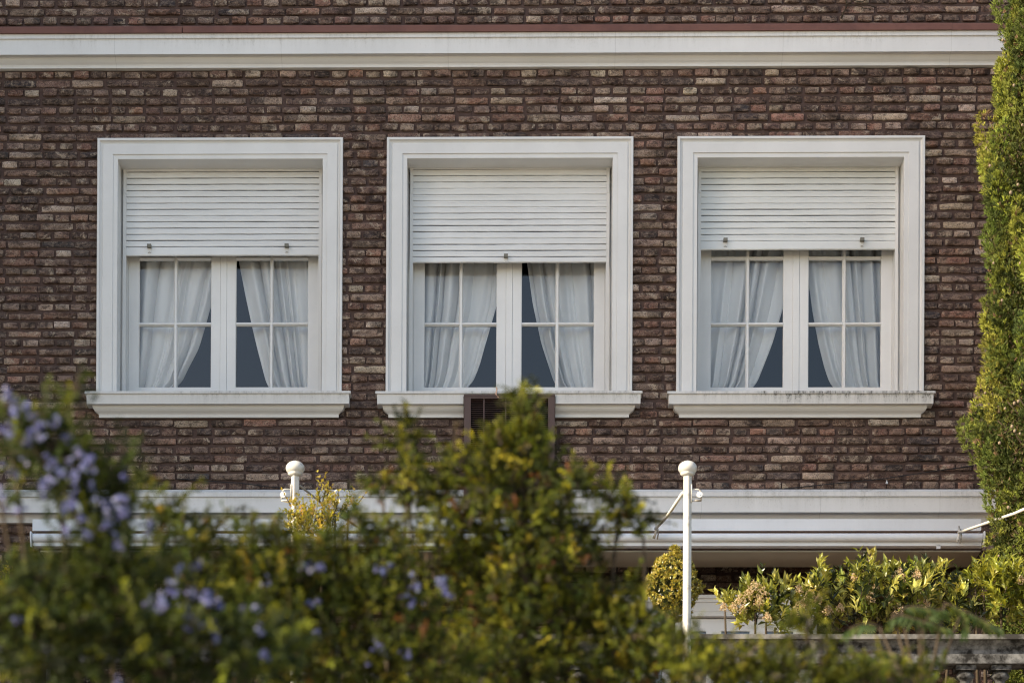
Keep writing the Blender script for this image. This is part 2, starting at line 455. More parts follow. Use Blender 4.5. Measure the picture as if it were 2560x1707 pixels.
for a, b, s in ((WX0, xat(455, 70, .165), 0), (xat(457, 70, .165), xat(2380, 62, .165), .0015), (xat(2378, 62, .165), WX1, -.003)):
    fl.prism([(.01, zat(60, .17) + .05), (-.05, zat(61, .16) + .006 + s), (-.172 - s, zat(62.5, .172)), (-.176 - s, zat(66, .176)), (-.176 - s, zat(78.8, .176)), (-.10, zat(78.6, .172) + .002), (.01, zat(78, .17))], a, b)
fl.build('flashing', M_copper, house)
moulding('lower_cornice', [(-.02, zat(1226, .10) + .03), (.10, zat(1227, .10) + .012), Z(1229.5, .145), Z(1240, .145), Z(1242.5, .128), Z(1280, .128), Z(1286, .05), Z(1290, .048), Z(1306, .040), Z(1309, .016), (-.02, zat(1309, .016))], WX0, WX1, M_cornl, house)
# patches of repair along the lower cornice edge are part of its paint; loggia behind the awning
rec = MB()
rec.box(LOG_X0 + .002, LOG_X1 - .002, .002, .47, LOG_Z1 - .012, LOG_Z1 + .1)
rec.box(LOG_X0 + .002, LOG_X1 - .002, .47, 1.5, LOG_Z1 + .40, LOG_Z1 + .5)
rec.box(LOG_X0 + .002, LOG_X1 - .002, .325, .47, LOG_Z1 + .1, LOG_Z1 + .5)
rec.build('loggia_ceiling', M_beige, house)
Vr, Fr, Tr = brick_wall(LOG_X0 - .2, LOG_X1 + .2, Z_TER, LOG_Z1 + .3, 1.2, [])
Vm2, Fm2 = mortar_panels(LOG_X0 - .1, LOG_X1 + .1, Z_TER, LOG_Z1 + .39, 1.2, 1.3, [])
npmesh('loggia_wall', np.concatenate([Vr, Vm2]), np.concatenate([Fr, Fm2 + len(Vr)]), [M_brick, M_mortar], house,
       np.concatenate([Tr, np.full((len(Vm2), 3), .05)]), False, [0] * len(Fr) + [1] * len(Fm2))
# door with a white head in the loggia
dx0, dx1 = xat(1530, 1520, -.40), xat(2040, 1520, -.40)
d = MB()
zt = zat(1487, -.36)
d.prism([(.44, zt), (.34, zt), (.34, zat(1494, -.34)), (.355, zat(1495, -.34)), (.355, zat(1503, -.34)), (.365, zat(1504, -.34)), (.365, zat(1527, -.36)), (.37, zat(1528, -.36)), (.37, zat(1538, -.36)), (.44, zat(1539, -.36))], dx0, dx1)
for a, b in ((dx0, dx0 + .12), (dx1 - .12, dx1)): d.box(a, b, .35, .44, Z_TER, zat(1538, -.36))
dr = d.build('french_door', M_frame, house)
d = MB()
zd = zat(1541, -.36)
d.box(dx0 + .12, dx1 - .12, .42, .438, zd - .10, zd)
nn = 4; wdt = (dx1 - dx0 - .24) / nn
for i in range(nn):
    a = dx0 + .12 + i * wdt
    d.box(a, a + .06, .41, .435, Z_TER, zd - .10); d.box(a + wdt - .06, a + wdt, .41, .435, Z_TER, zd - .10)
d.build('door_leaf', M_sash, dr)
d = MB(); d.box(dx0 + .12, dx1 - .12, .436, .438, Z_TER, zd - .10); d.build('door_pane', M_glass, dr)

# interior rooms, one dark box behind each window
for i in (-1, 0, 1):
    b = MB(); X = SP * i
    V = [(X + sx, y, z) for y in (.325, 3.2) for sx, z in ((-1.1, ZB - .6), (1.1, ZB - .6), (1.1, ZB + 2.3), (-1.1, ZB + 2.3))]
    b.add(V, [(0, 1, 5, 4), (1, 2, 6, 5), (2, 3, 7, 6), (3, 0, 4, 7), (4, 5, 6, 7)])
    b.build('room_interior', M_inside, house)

# ------------------------------------------------------------------ windows
WROWS = [dict(u=551, bot=639, top=397, slat0=430, bump=(-.58, .515), n=13),
         dict(u=1273, bot=656, top=395, slat0=436, bump=(-.028,), n=14),
         dict(u=2000, bot=624, top=391, slat0=428, bump=(-.575, .505), n=12)]
WLAB = ['white moulded window with its roller shutter lowered a third and two shutter stops',
        'white moulded window with the longest shutter, a brown air conditioner cutting its sill',
        'white moulded window with the shortest shutter and the most stained sill']
streaks = [.8, 1.1, 2.6]
def surround(b):
    pr = [(0, -.02), (0, .046), (.003, .05), (.019, .05), (.022, .044), (.024, .036), (.033, .028), (.042, .025), (.0445, .036), (.050, .037), (.124, .036), (.1255, .026), (.158, .026), (.161, .022), (.161, -.345)]
    vs = []; n = len(pr)
    for dd, p in pr:
        x = .97 - dd; z = WH - dd
        vs += [(-x, -p, -.02), (-x, -p, z), (x, -p, z), (x, -p, -.02)]
    fs = []
    for k in range(n - 1):
        for j in range(3):
            a = k * 4 + j
            fs.append((a, a + 1, a + 5, a + 4))
    b.add(vs, fs)
for wi, wd in enumerate(WROWS):
    X = SP * (wi - 1); u = wd['u']
    def lz(v, p): return zat(v, p, u) - ZB
    b = MB(); surround(b)
    # fixed jambs behind the shutter, head and bottom
    ot = WH - .161
    b.box(-.809, -.762, .27, .345, 0, ot - .001); b.box(.762, .809, .27, .345, 0, ot - .001)
    b.box(-.762, .762, .27, .345, ot - .12, ot - .001)
    wn = b.build('window', M_frame, house, loc=(X, 0, ZB)); wn['label'] = WLAB[wi]
    # sill with mitred returns
    def sillpart(b, prof, L=.97, c=.063, x0=None, x1=None):
        vs = []; fs = []; n = len(prof)
        for p, z in prof:
            e = max(p, 0) - c if p > .02 else prof_e
            xl = -(L + e); xr = L + e
            if x0 is not None: xl = x0
            if x1 is not None: xr = x1
            vs += [(xl, .02, z), (xl, -p, z), (xr, -p, z), (xr, .02, z)]
        for k in range(n - 1):
            for j in range(3):
                a = k * 4 + j; fs.append((a, a + 4, a + 5, a + 1))
        fs.append((0, 1, 2, 3)); a = (n - 1) * 4; fs.append((a + 3, a + 2, a + 1, a))
        b.add(vs, fs)
    prof_e = -.023
    zt = lz(978.5, .135) + .004
    prof = [(.12, zt + .004), (.138, zt), (.140, lz(982.5, .14)), (.134, lz(984, .13)), (.126, lz(985, .126)), (.125, lz(1009, .125)), (.086, lz(1012.5, .086)), (.085, lz(1015, .085)), (.079, lz(1021, .08)), (.066, lz(1027, .066)), (.052, lz(1031, .052)), (.044, lz(1034, .044)), (.040, lz(1036, .04)), (.040, lz(1043, .04)), (.012, lz(1045, .012))]
    msill = mat_white('stained_sill_paint', (.64, .63, .60, 1), .3, streaks[wi], (zt, lz(1014, .12)), (.07, .068, .055, 1))
    sb = MB()
    if wi == 1:
        aL, aR = ac0[0] - .006, ac1[0] + .006
        sillpart(sb, prof, x1=aL); sillpart(sb, prof, x0=aR)
        top = [(.12, zt + .004), (.138, zt), (.140, lz(982.5, .14)), (.134, lz(984, .13)), (.126, lz(985, .126)), (.125, lz(990.5, .125))]
        sillpart(sb, top, x0=aL + .0005, x1=aR - .0005)
    else: sillpart(sb, prof)
    sb.box(-.812, .812, -.01, .33, -.10, zt + .004)
    so_ = sb.build('sill', msill, wn)
    # shutter guides
    for s in (-1, 1):
        g = MB(); x0, x1 = sorted((s * .767, s * .793))
        g.box(x0, x1, .165, .20, 0, ot); g.box(x0 + .004, x1 - .004, .160, .165, ot - .20, ot - .03)
        g.box(min(s * .79, s * .803), max(s * .79, s * .803), .172, .178, ot - .115, ot - .108)
        g.box(min(s * .802, s * .812), max(s * .802, s * .812), .20, .27, 0, ot)
        go = g.build('shutter_guide', M_frame, wn)
    # shutter
    sh = MB(); zbot = lz(wd['bot'], -.17); pit = 15.62 / 314.6
    ztop = ot + .03
    railh = (.068 if wi != 1 else .042)
    ph = [random.uniform(0, 6) for _ in range(40)]
    def slat(z0, z1, k, rail=False):
        a = ph[k % 40]
        def wav(x, j):
            return .0006 * math.sin(x * 5.1 + a) + .0005 * math.sin(x * 13.7 + 2 * a) + .0004 * math.sin(x * 41 + 3 * a + j)
        h = z1 - z0
        if rail: pr = [(.185, z0), (.172, z0 + .001), (.168, z0 + .006), (.168, z1 - .004), (.172, z1), (.185, z1)]
        else: pr = [(.187, z0), (.174, z0), (.1712, z0 + .003), (.1706, z0 + h * .50), (.1712, z0 + h * .62), (.1735, z0 + h * .635), (.1735, z0 + h * .66), (.1712, z0 + h * .675), (.1716, z1 - .003), (.174, z1), (.187, z1)]
        sh.prism([(y, z) for y, z in pr], -.7665, .7665, 0, 36, wav)
    slat(zbot, zbot + railh, 0, True)
    z = zbot + railh; k = 1
    while z < ztop:
        g = .0052 + .0018 * random.random()
        if random.random() < .25: g *= .5
        slat(z + g, z + pit, k); z += pit; k += 1
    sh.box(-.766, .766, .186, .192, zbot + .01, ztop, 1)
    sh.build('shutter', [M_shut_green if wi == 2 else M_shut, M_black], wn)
    for bx in wd['bump']:
        st = MB(); z = zbot + railh
        st.box(bx - .016, bx + .016, .128, .168, z - .012, z + .012, 0)
        st.box(bx - .013, bx + .013, .1625, .1675, z - .045, z - .004, 1)
        st.tube([(bx - .010, .162, z - .048), (bx - .005, .160, z - .044), (bx + .005, .160, z - .044), (bx + .010, .162, z - .048)], .0015, 5, 0)
        st.build('shutter_stop', [M_steel, M_frame], wn)
    # sashes
    gb = lz(968.7, -.30); m1 = lz(809, -.295); pit2 = (809 - 644) / 313.0; m2 = m1 + pit2
    for s in (-1, 1):
        f = MB()
        X0, X1 = (.027, .761)
        def xr(a, b): return (min(s * a, s * b), max(s * a, s * b))
        ztp = ot - .125
        for a, c in ((X0, .096), (.681, X1)):
            q = xr(a, c); f.prismz([(q[0], .292), (q[1], .292), (q[1], .335), (q[0], .335)], zt + .004, ztp)
        # thin inner bead round the glazing
        for a, c in ((.096, .101), (.676, .681)):
            q = xr(a, c); f.box(q[0], q[1], .300, .33, gb, ztp)
        q = xr(.096, .681)
        f.box(q[0], q[1], .2925, .3345, zt + .004, gb)
        def hm(zc, hh=.015):
            f.prism([(.330, zc - hh), (.312, zc - hh), (.300, zc - hh * .55), (.2935, zc - hh * .35), (.2935, zc + hh * .35), (.300, zc + hh * .55), (.312, zc + hh), (.330, zc + hh)], q[0] + .005, q[1] - .005)
        hm(m1); hm(m2); hm(m2 + pit2)
        xc = s * .3845; hh = .0155
        f.prismz([(xc - hh, .3295), (xc - hh, .311), (xc - hh * .5, .292), (xc + hh * .5, .292), (xc + hh, .311), (xc + hh, .3295)], gb, ztp)
        sash = f.build('sash', M_sash, wn)
        g = MB(); g.add([(q[0], .322, gb - .01), (q[1], .322, gb - .01), (q[1], .322, ztp), (q[0], .322, ztp)], [(0, 1, 2, 3)])
        g.build('pane', M_glass, wn)
    a = MB(); a.prismz([(-.0262, .335), (-.0262, .292), (-.024, .286), (.024, .286), (.0262, .292), (.0262, .335)], zt + .004, ot - .125)
    a.box(-.0268, .0268, .318, .334, zt + .006, ot - .13)
    a.build('astragal', M_sash, wn)

# ------------------------------------------------------------------ curtains (inner edge traced per window at photo rows)
CURT = [
 (0, -1, [(560, 8), (650, 6), (705, -12), (748, -20), (813, -38), (874, -56), (915, -78), (968, -103)], 'bluish white curtain swept left behind the left half of the leftmost window'),
 (0, 1, [(560, 30), (650, 44), (740, 61), (815, 77), (870, 90), (968, 116)], 'bluish white curtain swept right behind the right half of the leftmost window'),
 (1, -1, [(560, 0), (660, -20), (760, -31), (860, -60), (919, -76), (968, -96)], 'white curtain gathered left in the window above the air conditioner'),
 (1, 1, [(560, 30), (660, 44), (760, 57), (860, 79), (968, 115)], 'white curtain gathered right in the window above the air conditioner'),
 (2, -1, [(560, 0), (700, -30), (770, -45), (860, -72), (968, -114)], 'greyish white curtain drawn left in the window nearest the cypress'),
 (2, 1, [(560, 8), (700, 20), (780, 30), (860, 45), (920, 60), (968, 77)], 'greyish white curtain drawn right in the window nearest the cypress')]
CEN = [551.5, 1273.2, 2001.5]
for ci, (wi, s, edge, lab) in enumerate(CURT):
    X = SP * (wi - 1); r = np.random.default_rng(100 + ci)
    nt_, ns = 60, 220
    V = np.zeros((nt_, ns, 3)); rows = np.array([e[0] for e in edge]); offs = np.array([e[1] for e in edge])
    vv = np.linspace(560, 1010, nt_)
    offs_i = np.interp(vv, rows, offs, right=offs[-1] + (offs[-1] - offs[-2]) / (rows[-1] - rows[-2]) * 40)
    # smooth a little
    for _ in range(3): offs_i[1:-1] = (offs_i[:-2] + offs_i[1:-1] * 2 + offs_i[2:]) / 4
    S = np.linspace(0, 1, ns)
    nf = r.integers(6, 8)
    ctr = np.sort(r.uniform(0.02, .98, nf + 5)); wid = r.uniform(.020, .055, nf + 5); amp = r.uniform(.02, .055, nf + 5)
    for a in range(nt_):
        t = a / (nt_ - 1)
        z = zat(vv[a], -.42, WROWS[wi]['u'])
        xi = xat(CEN[wi] + offs_i[a], vv[a], -.42) - X
        xo = s * (.80 + .03 * math.sin(3 * t))
        # cloth compresses towards the outer side lower down
        xs_ = xo + (xi - xo) * (S + (.10 + .10 * t) * np.sin(2 * PI * S) / (2 * PI) * (1 + .3 * math.sin(ci)))
        Sw = S + .035 * np.sin(2 * PI * S * 1.4 + ci * 1.7) + .02 * np.sin(2 * PI * S * 3.1 + ci * 2.9 + .8 * t)
        env = .6 + .4 * np.sin(2 * PI * S * 1.1 + ci * 2.3 + 1.1 * t)
        ph_ = 2 * PI * Sw * (5.6 + .35 * (ci % 3)) + ci
        y = -.072 * env * (np.abs(np.sin(ph_ * .5)) ** .75 * 2 - 1) - .007 * np.sin(ph_ * 1.7 + 1.5 * t)
        hem = np.exp(-((S - 1) / .02) ** 2) * -.006
        V[a, :, 0] = X + xs_ + .004 * np.sin(S * 25 + 3 * t); V[a, :, 1] = .445 + y + hem; V[a, :, 2] = z
    idx = np.arange(nt_ * ns).reshape(nt_, ns)
    F = np.stack([idx[:-1, :-1], idx[:-1, 1:], idx[1:, 1:], idx[1:, :-1]], -1).reshape(-1, 4)
    o = npmesh('curtain', V.reshape(-1, 3), F, M_curt, None, None, True)
    tag(o, lab, 'curtain', 'curtains behind the three windows')

# ------------------------------------------------------------------ air conditioner through the middle sill
ac = empty('air_conditioner', (float((ac0[0] + ac1[0]) / 2), 0, float(ac1[2])), 'brown metal through wall air conditioner under the middle window, half hidden by a bush', 'air conditioner')
cx, cz = ac.location.x, ac.location.z
W2 = (ac1[0] - ac0[0]) / 2; H2 = ac0[2] - ac1[2]
b = MB(); t_ = .052
b.box(-W2, -W2 + t_, -.15, .25, 0, H2); b.box(W2 - t_, W2, -.15, .25, 0, H2)
b.box(-W2 + t_, W2 - t_, -.15, .25, H2 - .028, H2); b.box(-W2 + t_, W2 - t_, -.15, .25, 0, .34)
b.prism([(-.150, H2 + .004), (-.156, H2 - .004), (-.156, H2 - .012), (-.1505, H2 - .012)], -W2 - .002, W2 + .002)
b.build('housing', M_brown, ac)
b = MB(); nz_ = int((H2 - .37) / .0168)
for k in range(nz_):
    z = .346 + k * .0168
    b.prism([(-.140, z), (-.128, z + .007), (-.127, z + .0085), (-.139, z + .0018)], -W2 + t_, W2 - t_)
for q in (-.2, -.03, .14):
    b.box(q - .005, q + .005, -.1395, -.120, .34, H2 - .028)
b.build('grille', M_brown, ac)
b = MB(); b.box(-W2 + t_, W2 - t_, -.06, -.05, .34, H2 - .028); b.build('coil', M_black, ac)

# small rag / hook of wire on the middle sill
p = at(1240, 975, .15)
b = MB(); b.tube([tuple(at(u_, v_, .15)) for u_, v_ in ((1240, 967), (1242.5, 972), (1241, 979), (1240, 985), (1243, 990), (1247, 993.5))], [.004, .006, .005, .007, .006, .003], 6)
tag(b.build('rag_strip', mat_plain('peach_cloth', lin(215, 175, 150), .9, .1, 30), None, True), 'small peach strip of cloth sticking up from the middle window sill', 'rag')

# cables pinned along the wall
def cable(pts, p, lab, rr=.0035):
    b = MB(); b.tube([tuple(at(a, c, p)) for a, c in pts], rr, 5)
    return tag(b.build('cable', M_wire), lab, 'cable')
cable([(1900, 1228), (2000, 1217), (2110, 1206), (2210, 1196), (2330, 1178), (2440, 1163), (2520, 1152)], .03, 'thin black cable sloping up the brickwork towards the cypress')
cable([(440, 1196), (520, 1202), (600, 1207), (680, 1217), (760, 1222)], .03, 'thin black cable sagging across the bricks left of the ball topped post')
b = MB(); q = at(2217, 1205, .035)
b.lathe(q, [(.0, -.014), (.008, -.012), (.010, -.004), (.006, .004), (.003, .008), (.002, .018)], 8)
tag(b.build('insulator', M_awn, None, True), 'tiny white insulator fixed to the bricks under the thin cable', 'insulator')
# dry vine stem above the flashing
b = MB()
b.tube([tuple(at(a, c, .03)) for a, c in ((2103, 46), (2108, 34), (2114, 22), (2116, 10), (2113, -6), (2120, -40))], .006, 6)
b.tube([tuple(at(a, c, .03)) for a, c in ((2114, 16), (2130, 12), (2150, 16), (2166, 12), (2190, 20))], .004, 5)
b.tube([tuple(at(a, c, .035)) for a, c in ((2116, 12), (2135, 2), (2155, 6), (2176, -6))], .004, 5)
b.tube([tuple(at(a, c, .033)) for a, c in ((2150, 16), (2160, 22), (2178, 24))], .003, 5)
tag(b.build('dry_vine', M_bark, None, True), 'dry brown vine stem clinging to the top bricks above the cornice', 'vine')

# ------------------------------------------------------------------ awnings
def awning(u0, u1, fu0, fu1, lab, arms):
    x0, x1 = xat(u0, 1340, .42), xat(u1, 1340, .42); fx0, fx1 = xat(fu0, 1310, .22), xat(fu1, 1310, .22)
    a = empty('awning', ((x0 + x1) / 2, -.25, zat(1364, .42)), lab, 'awning', 'retracted awnings under the lower cornice')
    L = a.location
    def mk(name, b, mat, sm=False):
        for i, v in enumerate(b.v): b.v[i] = (v[0] - L.x, v[1] - L.y, v[2] - L.z)
        return b.build(name, mat, a, sm)
    b = MB(); b.box(fx0, fx1, -.235, -.135, zat(1326, .235), zat(1297, .235)); mk('fascia', b, M_awn)
    b = MB(); b.box(fx0 + .02, fx1 - .02, -.20, -.04, zat(1340, .20), zat(1326, .20) - .002); mk('cassette', b, M_terr)
    r = (zat(1333, .38) - zat(1354, .38)) / 2; zc = zat(1343.5, .38)
    b = MB(); b.tube([(x0 + .01, -.38, zc), (x1 - .012, -.38, zc)], r, 20); mk('roller_tube', b, M_awn, False)
    b = MB(); b.box(x0 + .012, x1 - .015, -.372, -.30, zat(1364, .372), zat(1350, .372)); mk('front_bar', b, M_awn)
    for s, x in ((-1, x0), (1, x1)):
        b = MB()
        b.prism([(-.43, zc + r * 1.15), (-.44, zc), (-.42, zat(1366, .42)), (-.22, zat(1368, .25)), (-.16, zc), (-.2, zc + r * 1.3)], x - .005, x + .005); mk('end_cap', b, M_awn)
    for (pa, pb) in arms:
        b = MB(); b.tube([pa, tuple((Vector(pa) + Vector(pb)) / 2 + Vector((0, 0, -.02))), pb], .0075 if pa[0] < -1 else .012, 8); mk('arm', b, M_rod if pa[0] < -1 else M_rope, True)
        b = MB(); e = pb
        b.tube([(e[0], e[1], e[2] + .05), (e[0] + .008, e[1] - .005, e[2] + .0), (e[0] - .004, e[1] - .004, e[2] - .05), (e[0] - .015, e[1], e[2] - .075)], [.006, .012, .010, .012], 7)
        b.tube([(e[0] + .012, e[1], e[2] + .03), (e[0] + .022, e[1], e[2] - .03), (e[0] + .014, e[1] + .01, e[2] - .08)], .006, 6)
        mk('arm_hook', b, M_pole, True)
    return a, mk
M_terr = mat_plain('brown_canvas_edge', (.16, .11, .08, 1), .9, .2, 30, .1)
PP = 3.12
armR = (tuple(at(1707, 1232, PP)), tuple(at(1639, 1321, .47)))
armL = (tuple(at(750, 1214, PP)), tuple(at(903, 1322, .47)))
armX = (tuple(at(2700, 1212, PP)), tuple(at(2397, 1331, .47)))
awning(77, 1300, 82, 1310, 'white retracted awning on the left, mostly behind the shrubs', [armL])
aw, mk = awning(1440, 2461, 1432, 2452, 'white retracted awning on the right ending at the cypress', [armR, armX])
b = MB(); q0 = at(1660, 1296, .24); q1 = at(1673, 1326, .24); b.box(q0[0], q1[0], -.2405, -.2352, q1[2], q0[2])
for uu in (1662.5, 1670.5):
    for v_ in (1301, 1320):
        c = at(uu, v_, .243); b.box(c[0] - .0035, c[0] + .0035, -.2435, -.2402, c[2] - .0035, c[2] + .0035)
mk('joint_plate', b, M_awn)
b = MB(); c = at(2346, 1367, .37); b.box(c[0] - .016, c[0] + .016, -.372, -.36, c[2] - .012, c[2] + .014); mk('drain_tab', b, M_awn)

# ------------------------------------------------------------------ posts
def post(u, side, lab):
    bt = at(u, 1190, PP); base = Z_TER
    P = empty('awning_post', (float(bt[0]), -PP, base), lab, 'post', 'ball topped posts along the terrace edge')
    h = float(bt[2]) - base
    b = MB(); a = .031; vs = []; fs = []
    a = .0225; c_ = .0165; ring = [(a, c_), (c_, a), (-c_, a), (-a, c_), (-a, -c_), (-c_, -a), (c_, -a), (a, -c_)]
    rot = math.radians(52 if side > 0 else 28)
    levels = [0, h * .3, h * .7, h]
    n = len(ring)
    for z in levels:
        for x, y in ring: vs.append((x * math.cos(rot) - y * math.sin(rot), x * math.sin(rot) + y * math.cos(rot), z))
    for k in range(len(levels) - 1):
        for j in range(n): fs.append((k * n + j, k * n + (j + 1) % n, (k + 1) * n + (j + 1) % n, (k + 1) * n + j))
    fs.append(tuple((len(levels) - 1) * n + j for j in range(n)))
    b.add(vs, fs); b.build('shaft', M_pole, P)
    b = MB(); R = .064
    prof = [(.024, h - .004), (.034, h + .004), (.050, h + .014)] + [(R * math.cos(t), h + .053 + .050 * math.sin(t)) for t in np.linspace(-.8, 1.5, 12)]
    b.lathe((0, 0, 0), prof, 24); b.build('ball_finial', M_pole, P, True)
    # pulley bracket
    s = side; b = MB(); z0 = h - .145
    b.box(min(s * .022, s * .030), max(s * .022, s * .030), -.02, .012, z0 - .035, z0 + .085)
    b.tube([(s * .028, -.006, z0 + .055), (s * .072, -.006, z0 + .055), (s * .085, -.006, z0 + .045), (s * .092, -.006, z0 + .03), (s * .092, -.006, z0 - .02)], .005, 6)
    b.tube([(s * .028, -.006, z0 - .022), (s * .094, -.006, z0 - .022)], .006, 6)
    b.build('bracket', M_pole, P, True)
    b = MB(); b.tube([(s * .080, -.016, z0 + .018), (s * .080, .008, z0 + .018)], .020, 14); b.tube([(s * .080, -.02, z0 + .018), (s * .080, .012, z0 + .018)], .007, 8)
    b.build('pulley', M_awn, P)
    return P
post(738, -1, 'slim white ball topped post on the left with yellow leaves at its foot')
post(1719, 1, 'tall white ball topped post on the right in front of the round bush')
post(2712, 1, 'white ball topped post standing beyond the right edge beside the cypress')

# ------------------------------------------------------------------ terrace, balustrade, front wall, ground
b = MB(); b.box(WX0, WX1 + 1, -3.2, .9, Z_TER - .2, Z_TER)
tag(b.build('terrace_floor', M_floor), kind='structure')
b = MB(); b.box(WX0, WX1 + 1, -3.12, -2.9, -.02, Z_TER - .2)
tag(b.build('terrace_wall', M_render), 'grey rendered wall holding up the terrace', 'wall')
b = MB(); b.box(WX0, WX1, .33, 4.0, -.02, Z_TER - .2); b.box(WX0, WX1, 3.3, 4.0, Z_TER - .2, WZ1 - .1)
for a_ in (LOG_X0 - .3, LOG_X1 + .1): b.box(a_, a_ + .2, .325, 1.3, Z_TER - .2, LOG_Z1 + .5)
b.build('rear_body', M_render, house)
bal = empty('balustrade', (0, -2.98, Z_TER), 'dark weather stained stone balustrade along the terrace edge', 'balustrade')
def zb(v, p): return zat(v, p, 2380) - Z_TER
BY = 2.98
def bp(v, p): return (-(p - BY), zb(v, p))
b = MB()
b.prism([(.13, zb(1584, 3.12)), bp(1584, 3.13), bp(1596, 3.13), (.13, zb(1596, 3.13))], WX0, WX1 + 1)
b.build('coping', M_stone_l, bal)
b = MB()
b.prism([(.11, zb(1597, 3.1)), bp(1597, 3.10), bp(1604, 3.09), bp(1614, 3.06), bp(1624, 3.045), bp(1633, 3.05), bp(1634, 3.075), bp(1657, 3.075), (.10, zb(1657, 3.075))], WX0, WX1 + 1)
b.build('top_rail', M_stone, bal)
b = MB(); b.box(WX0, WX1 + 1, -.10, .10, 0, .10); b.build('bottom_rail', M_stone, bal)
zc = zb(1661, 3.04)
me0 = None; pitch = .2375; x = xat(2413, 1665, 3.0) - pitch * 21
while x < 5.2:
    if me0 is None:
        b = MB()
        b.box(-.068, .068, -.068, .068, zc - .034, zc)
        hh = zc - .034 - .13
        prof = [(.045, 0), (.050, -.012), (.064, -.026), (.066, -.04), (.05, -.055), (.036, -.065), (.034, -.085), (.046, -.10), (.062, -.135), (.072, -.20), (.070, -.27), (.055, -.36), (.040, -.44), (.036, -.50), (.05, -.53), (.052, -hh)]
        b.lathe((0, 0, zc - .034), prof[::-1], 20)
        b.box(-.068, .068, -.068, .068, .10, .132)
        o = b.build('baluster', M_stone, bal); me0 = o.data
        for pp in o.data.polygons: pp.use_smooth = len(pp.vertices) == 4 and pp.area < .002
    else: o = newobj('baluster', me0, bal)
    o.location = (x, 0, 0); x += pitch
b = MB(); b.box(-400, 400, -400, 400, -.5, -.02); tag(b.build('ground', M_soil), kind='structure')
b = MB(); b.box(-30, 30, -21, -18.5, -.016, 0); tag(b.build('pavement', mat_plain('concrete_paving', (.3, .29, .27, 1), .9, .1, 3)), kind='structure')

# added unseen block on the left, shaped to keep low sun off the facade
nb = empty('sun_blocker', (-14, -1, 0), 'added unseen tall pale building left of the brick house, shading its facade', 'building')
NY = 6.45
b = MB(); b.box(-5.5, 5.5, -NY + 1, 9, 0, 24); b.build('wall', mat_plain('pale_render', (.55, .52, .46, 1), .9, .1, 1, .1), nb)
b = MB(); b.box(-5.6, 5.6, -NY + .9, 9.1, 24, 24.5); b.build('parapet', M_frame, nb)
wm = None
for fl_ in range(7):
    for k in range(3):
        if wm is None:
            q = MB(); q.box(-.6, .6, -.05, .02, 0, 1.5); wo = q.build('window', M_black, nb); wm = wo.data
        else: wo = newobj('window', wm, nb)
        wo.location = (-3.5 + 3.5 * k, -NY + 1, 1.6 + 3.2 * fl_)

# ------------------------------------------------------------------ foliage tools
def norm(a): return a / np.maximum(np.linalg.norm(a, axis=-1, keepdims=True), 1e-9)
def leaves(P, A, N, L, Wd, fold=.25, curl=.15):
    """P base (n,3), A axis, N approx normal, L length, Wd width -> folded leaf of two quads"""
    n = len(P); A = norm(A); S = norm(np.cross(A, N)); N = np.cross(S, A)
    L = L[:, None]; Wd = Wd[:, None]
    V = np.zeros((n, 5, 3))
    V[:, 0] = P
    V[:, 1] = P + A * L * .45 + S * Wd * .5 + N * Wd * fold
    V[:, 2] = P + A * L - N * L * curl
    V[:, 3] = P + A * L * .45 - S * Wd * .5 + N * Wd * fold
    V[:, 4] = P + A * L * .5
    base = np.arange(n)[:, None] * 5
    F = np.concatenate([base + np.array([0, 1, 2, 4]), base + np.array([0, 4, 2, 3])])
    return V.reshape(-1, 3), F
class Fol:
    def __init__(s): s.V = []; s.F = []; s.T = []; s.n = 0
    def add(s, V, F, T):
        s.V.append(V); s.F.append(F + s.n); s.T.append(T); s.n += len(V)
    def leaves(s, P, A, N, L, Wd, C, **k):
        V, F = leaves(P, A, N, L, Wd, **k); s.add(V, F, np.repeat(C, 5, axis=0))
    def build(s, name, mat, parent): return npmesh(name, np.concatenate(s.V), np.concatenate(s.F), mat, parent, np.concatenate(s.T))
def pick(pal, w_, n, r, var=.25):
    pal = np.array(pal); w_ = np.array(w_, float); w_ /= w_.sum()
    c = pal[r.choice(len(pal), n, p=w_)]
    return c * r.uniform(1 - var, 1 + var, (n, 1)) * r.uniform(.93, 1.07, (n, 3))
def sprigs(fol, bases, dirs, length, nl, leafL, leafW, pal, pw, r, up=.3, droop=.1, opposite=True, pv=.25, ang=1.0, stems=None, tipc=0.0):
    """leafy shoots: each gets its own curve, tint and size"""
    n = len(bases); dirs = norm(dirs)
    ln = length * r.uniform(.6, 1.4, n)
    sc = pick(pal, pw, n, r, pv)
    bend = norm(r.normal(0, 1, (n, 3))) * .35 + np.array([0, 0, up])[None] - np.array([0, 0, droop])[None]
    for j in range(nl):
        t = (j + 1.0) / nl
        P = bases + dirs * (ln * t)[:, None] + bend * (ln * t * t * .5)[:, None]
        T = norm(dirs + bend * t)
        side = norm(np.cross(T, r.normal(0, 1, (n, 3))))
        for s in ((1, -1) if opposite else (1,)):
            A = norm(side * s * ang + T * (.7 + .6 * t) + r.normal(0, .25, (n, 3)))
            N = norm(T * .6 + np.array([0, 0, .8]) + r.normal(0, .5, (n, 3)))
            L = leafL * r.uniform(.65, 1.25, n) * (1.1 - .35 * t)
            young_lit = np.array([1, 1, 1]) + np.array([1.0, .85, .25]) * tipc * t ** 2.5  # sunlit tip highlight painted into the leaf colour, along with lighter young growth
            fol.leaves(P, A, N, L, L * leafW / leafL, sc * young_lit * r.uniform(.75, 1.3, (n, 1)))
    if stems is not None:
        for i in range(0, n, stems[1]):
            stems[0].tube([tuple(bases[i]), tuple(bases[i] + dirs[i] * ln[i] * .5 + bend[i] * ln[i] * .125), tuple(bases[i] + dirs[i] * ln[i] + bend[i] * ln[i] * .5)], [.004, .003, .0015], 4)
